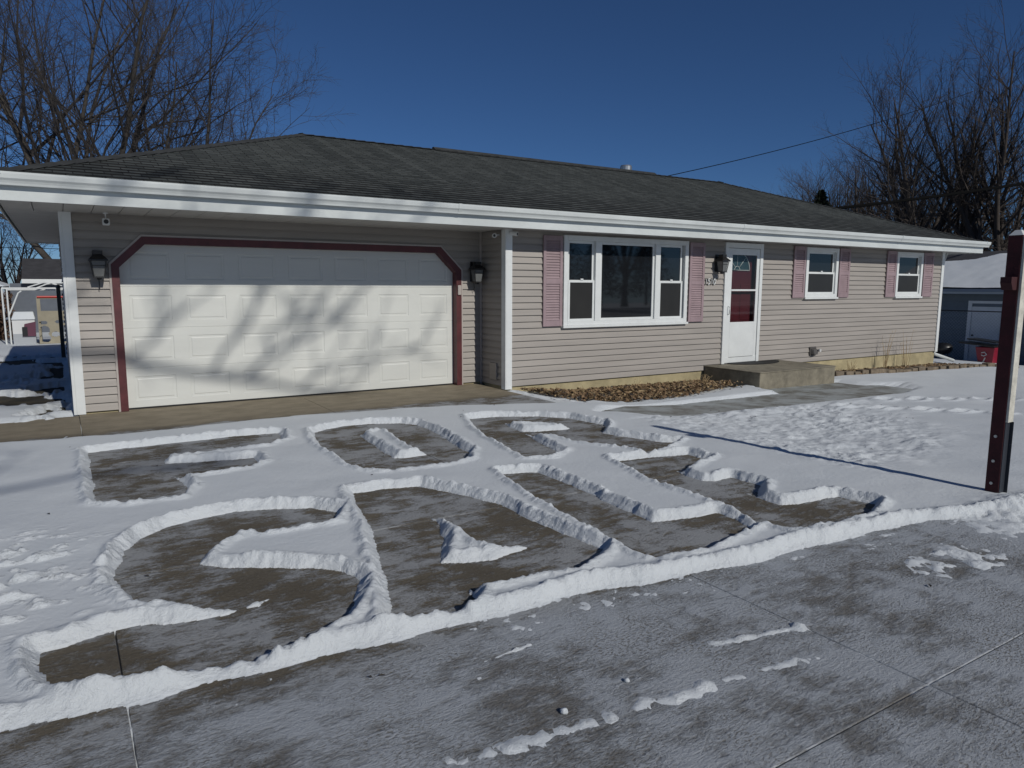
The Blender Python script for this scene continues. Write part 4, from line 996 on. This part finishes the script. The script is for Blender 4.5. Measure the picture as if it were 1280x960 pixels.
for x_ in (-1.29,-1.18): MB().tube([(x_,24,0),(x_,24,1.56)],.022,8).build('leg',M['white'],pf)
for x_ in (.9,1.0): MB().tube([(x_,24.4,0),(x_,24.4,1.56)],.022,8).build('leg',M['white'],pf)
mb=MB();mb.tube([(-1.30,24,1.57),(1.0,24,1.57)],.025,8).tube([(-1.18,24.3,1.53),(1.0,24.3,1.53)],.02,8)
mb.tube([(-.7,24,1.60),(-.3,24,1.74),(.3,24,1.60)],.018,6).tube([(-.5,24,1.58),(-.25,24,1.69),(.0,24,1.72)],.018,6);mb.build('top_rail',M['white'],pf)
MB().tube([(-1.17,24,.85),(-.93,24,1.44),(-.85,24,1.50)],.02,8).build('brace',M['white'],pf)
ps=empty('play_set',(-.25,23.8,0),'tan plastic climbing play set with round and oval openings and a red top rail','play set')
# panel with holes: boxes around holes approximated by grid cells
mb=MB();nxp,nzp=44,70;x0,x1,z0_,z1_=-.52,.42,.05,1.34
holes=[(-.38,.37,.115,.125),(.10,.37,.115,.125),(-.38,.155,.13,.125),(.10,.15,.12,.12),(-.13,.27,.10,.055),(-.13,.22,.10,.03),(-.40,.58,.10,.05),(.0,.60,.13,.05)]
dxp=(x1-x0)/nxp;dzp=(z1_-z0_)/nzp
def ishole(x,z):
    if z>.95 and -.43<x<.36 and z<1.28: return True
    for hx,hz_,a,b in holes:
        xx=hx+.0
        if ((x-xx)/a)**2+((z-.05-hz_*1.0)/b)**2<1: return True
    return False
for i in range(nxp):
    for j in range(nzp):
        xx=x0+(i+.5)*dxp;zz=z0_+(j+.5)*dzp
        if ishole(xx,zz): continue
        mb.box(x0+i*dxp,x0+(i+1)*dxp,23.7,23.76,z0_+j*dzp,z0_+(j+1)*dzp)
mb.build('panel',M['tan'],ps)
MB().box(-.52,-.46,23.76,24.5,.05,1.30).build('side_panel',M['tan'],ps);MB().box(.38,.42,23.76,24.5,.05,1.30).build('side_panel',M['tan'],ps)
MB().tube([(-.50,23.68,1.34),(.42,23.68,1.34)],.028,8).build('top_rail',M['redplay'],ps)
MB().box(-.52,.42,23.76,24.5,.70,.74).build('deck',M['tan'],ps)
ph=empty('playhouse',(-.85,23.9,0),'small white toy playhouse with a snowy roof and maroon opening beside the tan play set','playhouse')
MB().box(-1.12,-.60,23.85,24.3,.03,.33).build('base',mat('pale grey plastic',(.34,.36,.38),.5),ph)
MB().box(-1.12,-.60,23.85,24.3,.33,.72).build('wall',M['plasticw'],ph)
MB().hexa([(-1.14,23.8,.72),(-.58,23.8,.72),(-.58,24.35,.72),(-1.14,24.35,.72)],[(-1.06,23.95,.93),(-.62,23.95,.93),(-.62,24.2,.93),(-1.06,24.2,.93)]).build('roof',M['snow'],ph,bevel=.02)
MB().hexa([(-.90,23.80,.26),(-.60,23.80,.26),(-.60,23.84,.26),(-.90,23.84,.26)],[(-.84,23.80,.60),(-.58,23.80,.66),(-.58,23.84,.66),(-.84,23.84,.60)]).build('awning',M['pink'],ph)
MB().box(-.90,-.78,23.79,23.80,.27,.52).build('doorway',M['black'],ph)
fp=empty('fence_post',(.06,18.9,0),'black metal post with a knobbed edge beside the left wall of the garage','post')
MB().box(-.03,.05,18.86,18.94,0,1.60).build('post',M['black'],fp)
for k_ in range(14): MB().tube([(.07,18.9,.15+.1*k_),(.10,18.9,.15+.1*k_)],.028,6).build('knob',M['black'],fp)
MB().lathe([(.05,1.6),(.04,1.66),(0,1.68)],.01,18.9,8).build('cap',M['black'],fp)
tree((-2.2,46,0),'small round bare tree beyond the grey shed at the left edge','bare trees beyond the sheds on the left',55,5.6,7,.75,.9,.14,True,kids=(9,7,4))
# ------------------------------------------------------------------ overhead wires
def cpt(px,py,D):
    d=(FW+RT*((px-640)/FPX)-UP*((py-480)/FPX));return Vector((0,0,HC))+d*D
yw,pt,rl=math.radians(32.218),math.radians(7.757),math.radians(.177);FPX=894.234;HC=1.661
FW=Vector((math.sin(yw)*math.cos(pt),math.cos(yw)*math.cos(pt),-math.sin(pt)));RT0=Vector((math.cos(yw),-math.sin(yw),0));UP0=RT0.cross(FW)
RT=RT0*math.cos(rl)+UP0*math.sin(rl);UP=UP0*math.cos(rl)-RT0*math.sin(rl)
def wire(a,b,r,sag,label):
    a=Vector(a);b=Vector(b);pts=[]
    for i in range(25):
        t=i/24;p=a.lerp(b,t);p.z-=sag*4*t*(1-t);pts.append(p)
    return tag(MB().tube(pts,r,6).build('power_line',M['cable']),label,'power line','overhead power lines')
wire((17.7,15.6,3.75),(40.7,6.1,8.0),.048,.45,'thick black service cable rising right from the far end of the roof')
wire((14.4,24.0,4.6),(45.5,22.4,12.9),.017,.5,'thin wire crossing the sky from the ridge toward the tall right tree')
wire((-16,39,3.45),(14,39,3.35),.013,.1,'topmost of the three thin wires left of the garage')
wire((-16,40,2.95),(14,40,2.80),.013,.1,'middle one of the three thin wires left of the garage')
wire((-16,41,2.55),(14,41,2.38),.013,.1,'lowest of the three thin wires left of the garage, just above the shed roof')
# ------------------------------------------------------------------ what stands behind the viewer (seen in the windows, shades the door)
def shade_tree():
    rr=random.Random(5);T=MB();Cw=MB();y0=-9.5
    e=empty('bare_tree',(-3.6,y0,0),'bare yard tree behind the viewer whose branches shade the garage door','tree','bare trees across the road, seen reflected in the windows')
    T.tube([(-3.6,y0,-.2),(-3.55,y0,4),(-3.7,y0,8),(-3.6,y0,11.5),(-3.9,y0,14.5),(-4.1,y0,17)],[.30,.26,.22,.18,.12,.04],10)
    def q(x,z,dy=0): return Vector((x+2.54,y0+dy,z+12.0))
    def twigs(pts,r,n,L):
        for i in range(n):
            t=rr.uniform(.15,1);f=t*(len(pts)-1);k=min(int(f),len(pts)-2);p=pts[k].lerp(pts[k+1],f-k);d=(pts[k+1]-pts[k]).normalized()
            nd=(d+Vector((rr.gauss(.1,.5),rr.gauss(0,.3),rr.gauss(.35,.5)))).normalized();l=L*rr.uniform(.5,1.2)
            m_=p+nd*l*.5+Vector((0,0,rr.gauss(0,.06)));tt=p+nd*l+Vector((rr.gauss(0,.1),0,rr.gauss(.1,.1)))
            Cw.tube([p,m_,tt],[r*.5,r*.38,.006],4,cap=False)
            for j in range(3):
                u=m_.lerp(tt,rr.random());Cw.tube([u,u+Vector((rr.gauss(.1,.3),rr.gauss(0,.2),rr.gauss(.25,.25)))],[.011,.004],3,cap=False)
    def limb(pts,r0,r1,n=8,L=.9):
        k=len(pts);T.tube(pts,[r0+(r1-r0)*i/(k-1) for i in range(k)],6,cap=False);twigs(pts,r1+.02,n,L)
    main=[Vector((-3.6,y0,11.2)),q(-3.2,.35),q(-1.2,.85),q(.6,.74),q(1.2,.56),q(1.95,.40),q(2.7,.24),q(3.4,.02),q(4.2,-.15)]
    limb(main,.095,.03,9)
    limb([q(1.75,.44),q(1.95,.8),q(2.3,1.15),q(2.45,1.5),q(2.75,2.2)],.042,.018,9)
    limb([q(2.2,.36),q(2.6,.72),q(3.1,.92),q(3.5,1.1),q(4.0,1.6),q(4.4,2.1)],.042,.018,12)
    limb([q(2.6,.72),q(2.5,1.0),q(3.2,1.35),q(3.6,1.7)],.035,.016,7)
    limb([q(3.0,.16),q(3.3,.4),q(3.8,.5),q(4.5,.62),q(5.0,.7)],.035,.016,7)
    limb([q(.7,.72),q(1.1,1.0),q(1.3,1.3),q(1.9,1.7)],.04,.016,7)
    limb([q(-.8,.8),q(0,1.4),q(.8,2.2),q(1.5,3.0)],.05,.018,8)
    limb([Vector((-3.6,y0,8.6)),Vector((-1.5,y0,9.2)),Vector((.5,y0,9.5)),Vector((2.3,y0,9.9)),Vector((3.6,y0,9.8))],.06,.02,10)
    limb([Vector((-3.6,y0,7.5)),Vector((-2.0,y0,8.0)),Vector((.0,y0,8.5)),Vector((1.2,y0,8.6))],.05,.015,7)
    for i in range(5):
        a=rr.uniform(1.9,4.6);z=rr.uniform(9,14);limb([Vector((-3.6,y0,z)),Vector((-3.6+1.6*math.cos(a),y0+1.6*math.sin(a),z+1.6)),Vector((-3.6+2.7*math.cos(a),y0+2.7*math.sin(a),z+3.4))],.07,.02,10,1.3)
    T.build('trunk',M['bark'],e,smooth=True);Cw.build('crown',M['twig'],e)
shade_tree()
bt=tree((24,-26,0),'bare tree across the road reflected in the picture window','bare trees across the road, seen reflected in the windows',72,15,6,.5,2.5,.3,kids=(9,7,5))
tcopy(bt,(35,-30,0),1.3,1.0,'second bare tree across the road reflected in the picture window','bare trees across the road, seen reflected in the windows')
tcopy(bt,(46,-33,0),2.6,1.05,'third bare tree across the road reflected in the small windows','bare trees across the road, seen reflected in the windows')
tcopy(bt,(14,-30,0),4.0,.95,'fourth bare tree across the road at the left of the reflection','bare trees across the road, seen reflected in the windows')
def conif_row():
    for k,(x_,y_,h_) in enumerate([(17,-20,5),(22,-23,5.5),(27,-24,5.5),(33,-26,6.5),(39,-28,6),(46,-30,6)]):
        conifer((x_,y_,0),h_,3.4,200+k,'broad dark evergreen %s in the row across the road behind the viewer'%('first','second','third','fourth','fifth','last')[k] if False else ['leftmost dark evergreen of the row across the road','dark evergreen beside the leftmost one across the road','dark evergreen left of the middle of the row across the road','tallest dark evergreen in the row across the road','dark evergreen right of the tallest one across the road','rightmost dark evergreen of the row across the road'][k])
conif_row()
# ------------------------------------------------------------------ light, sky, camera
sd_=Vector((.125,-1,0)).normalized();el=math.radians(30.5)
sv=sd_*math.cos(el)+Vector((0,0,math.sin(el)))
sl=bpy.data.lights.new('sun','SUN');sl.energy=SUN_E;sl.angle=math.radians(.53);sl.color=(1,.965,.90)
so=bpy.data.objects.new('sun',sl);COL.objects.link(so);so.rotation_euler=sv.to_track_quat('Z','Y').to_euler();so.location=(0,-20,20)
w=bpy.data.worlds.new('World');sc.world=w;w.use_nodes=True;nt=w.node_tree
sk=nt.nodes.new('ShaderNodeTexSky');sk.sky_type='NISHITA';sk.sun_disc=False;sk.sun_elevation=el;sk.sun_rotation=math.atan2(sv.x,sv.y)
sk.air_density=SKY_AIR;sk.dust_density=.1;sk.ozone_density=SKY_OZ;sk.altitude=3000
nt.links.new(sk.outputs[0],nt.nodes['Background'].inputs[0]);nt.nodes['Background'].inputs[1].default_value=SKY_S
cd=bpy.data.cameras.new('camera');cam=bpy.data.objects.new('camera',cd);COL.objects.link(cam)
cd.sensor_width=36;cd.lens=FPX/1280*36;cd.clip_end=1500;cd.clip_start=.05
rot=Matrix((RT,UP,-FW)).transposed();cam.matrix_world=Matrix.Translation((0,0,HC))@rot.to_4x4()
sc.camera=cam
sc.render.engine='CYCLES'
vs=sc.view_settings;vs.view_transform='Standard';vs.look='None';vs.gamma=1;vs.exposure=EXPO;vs.use_curve_mapping=False
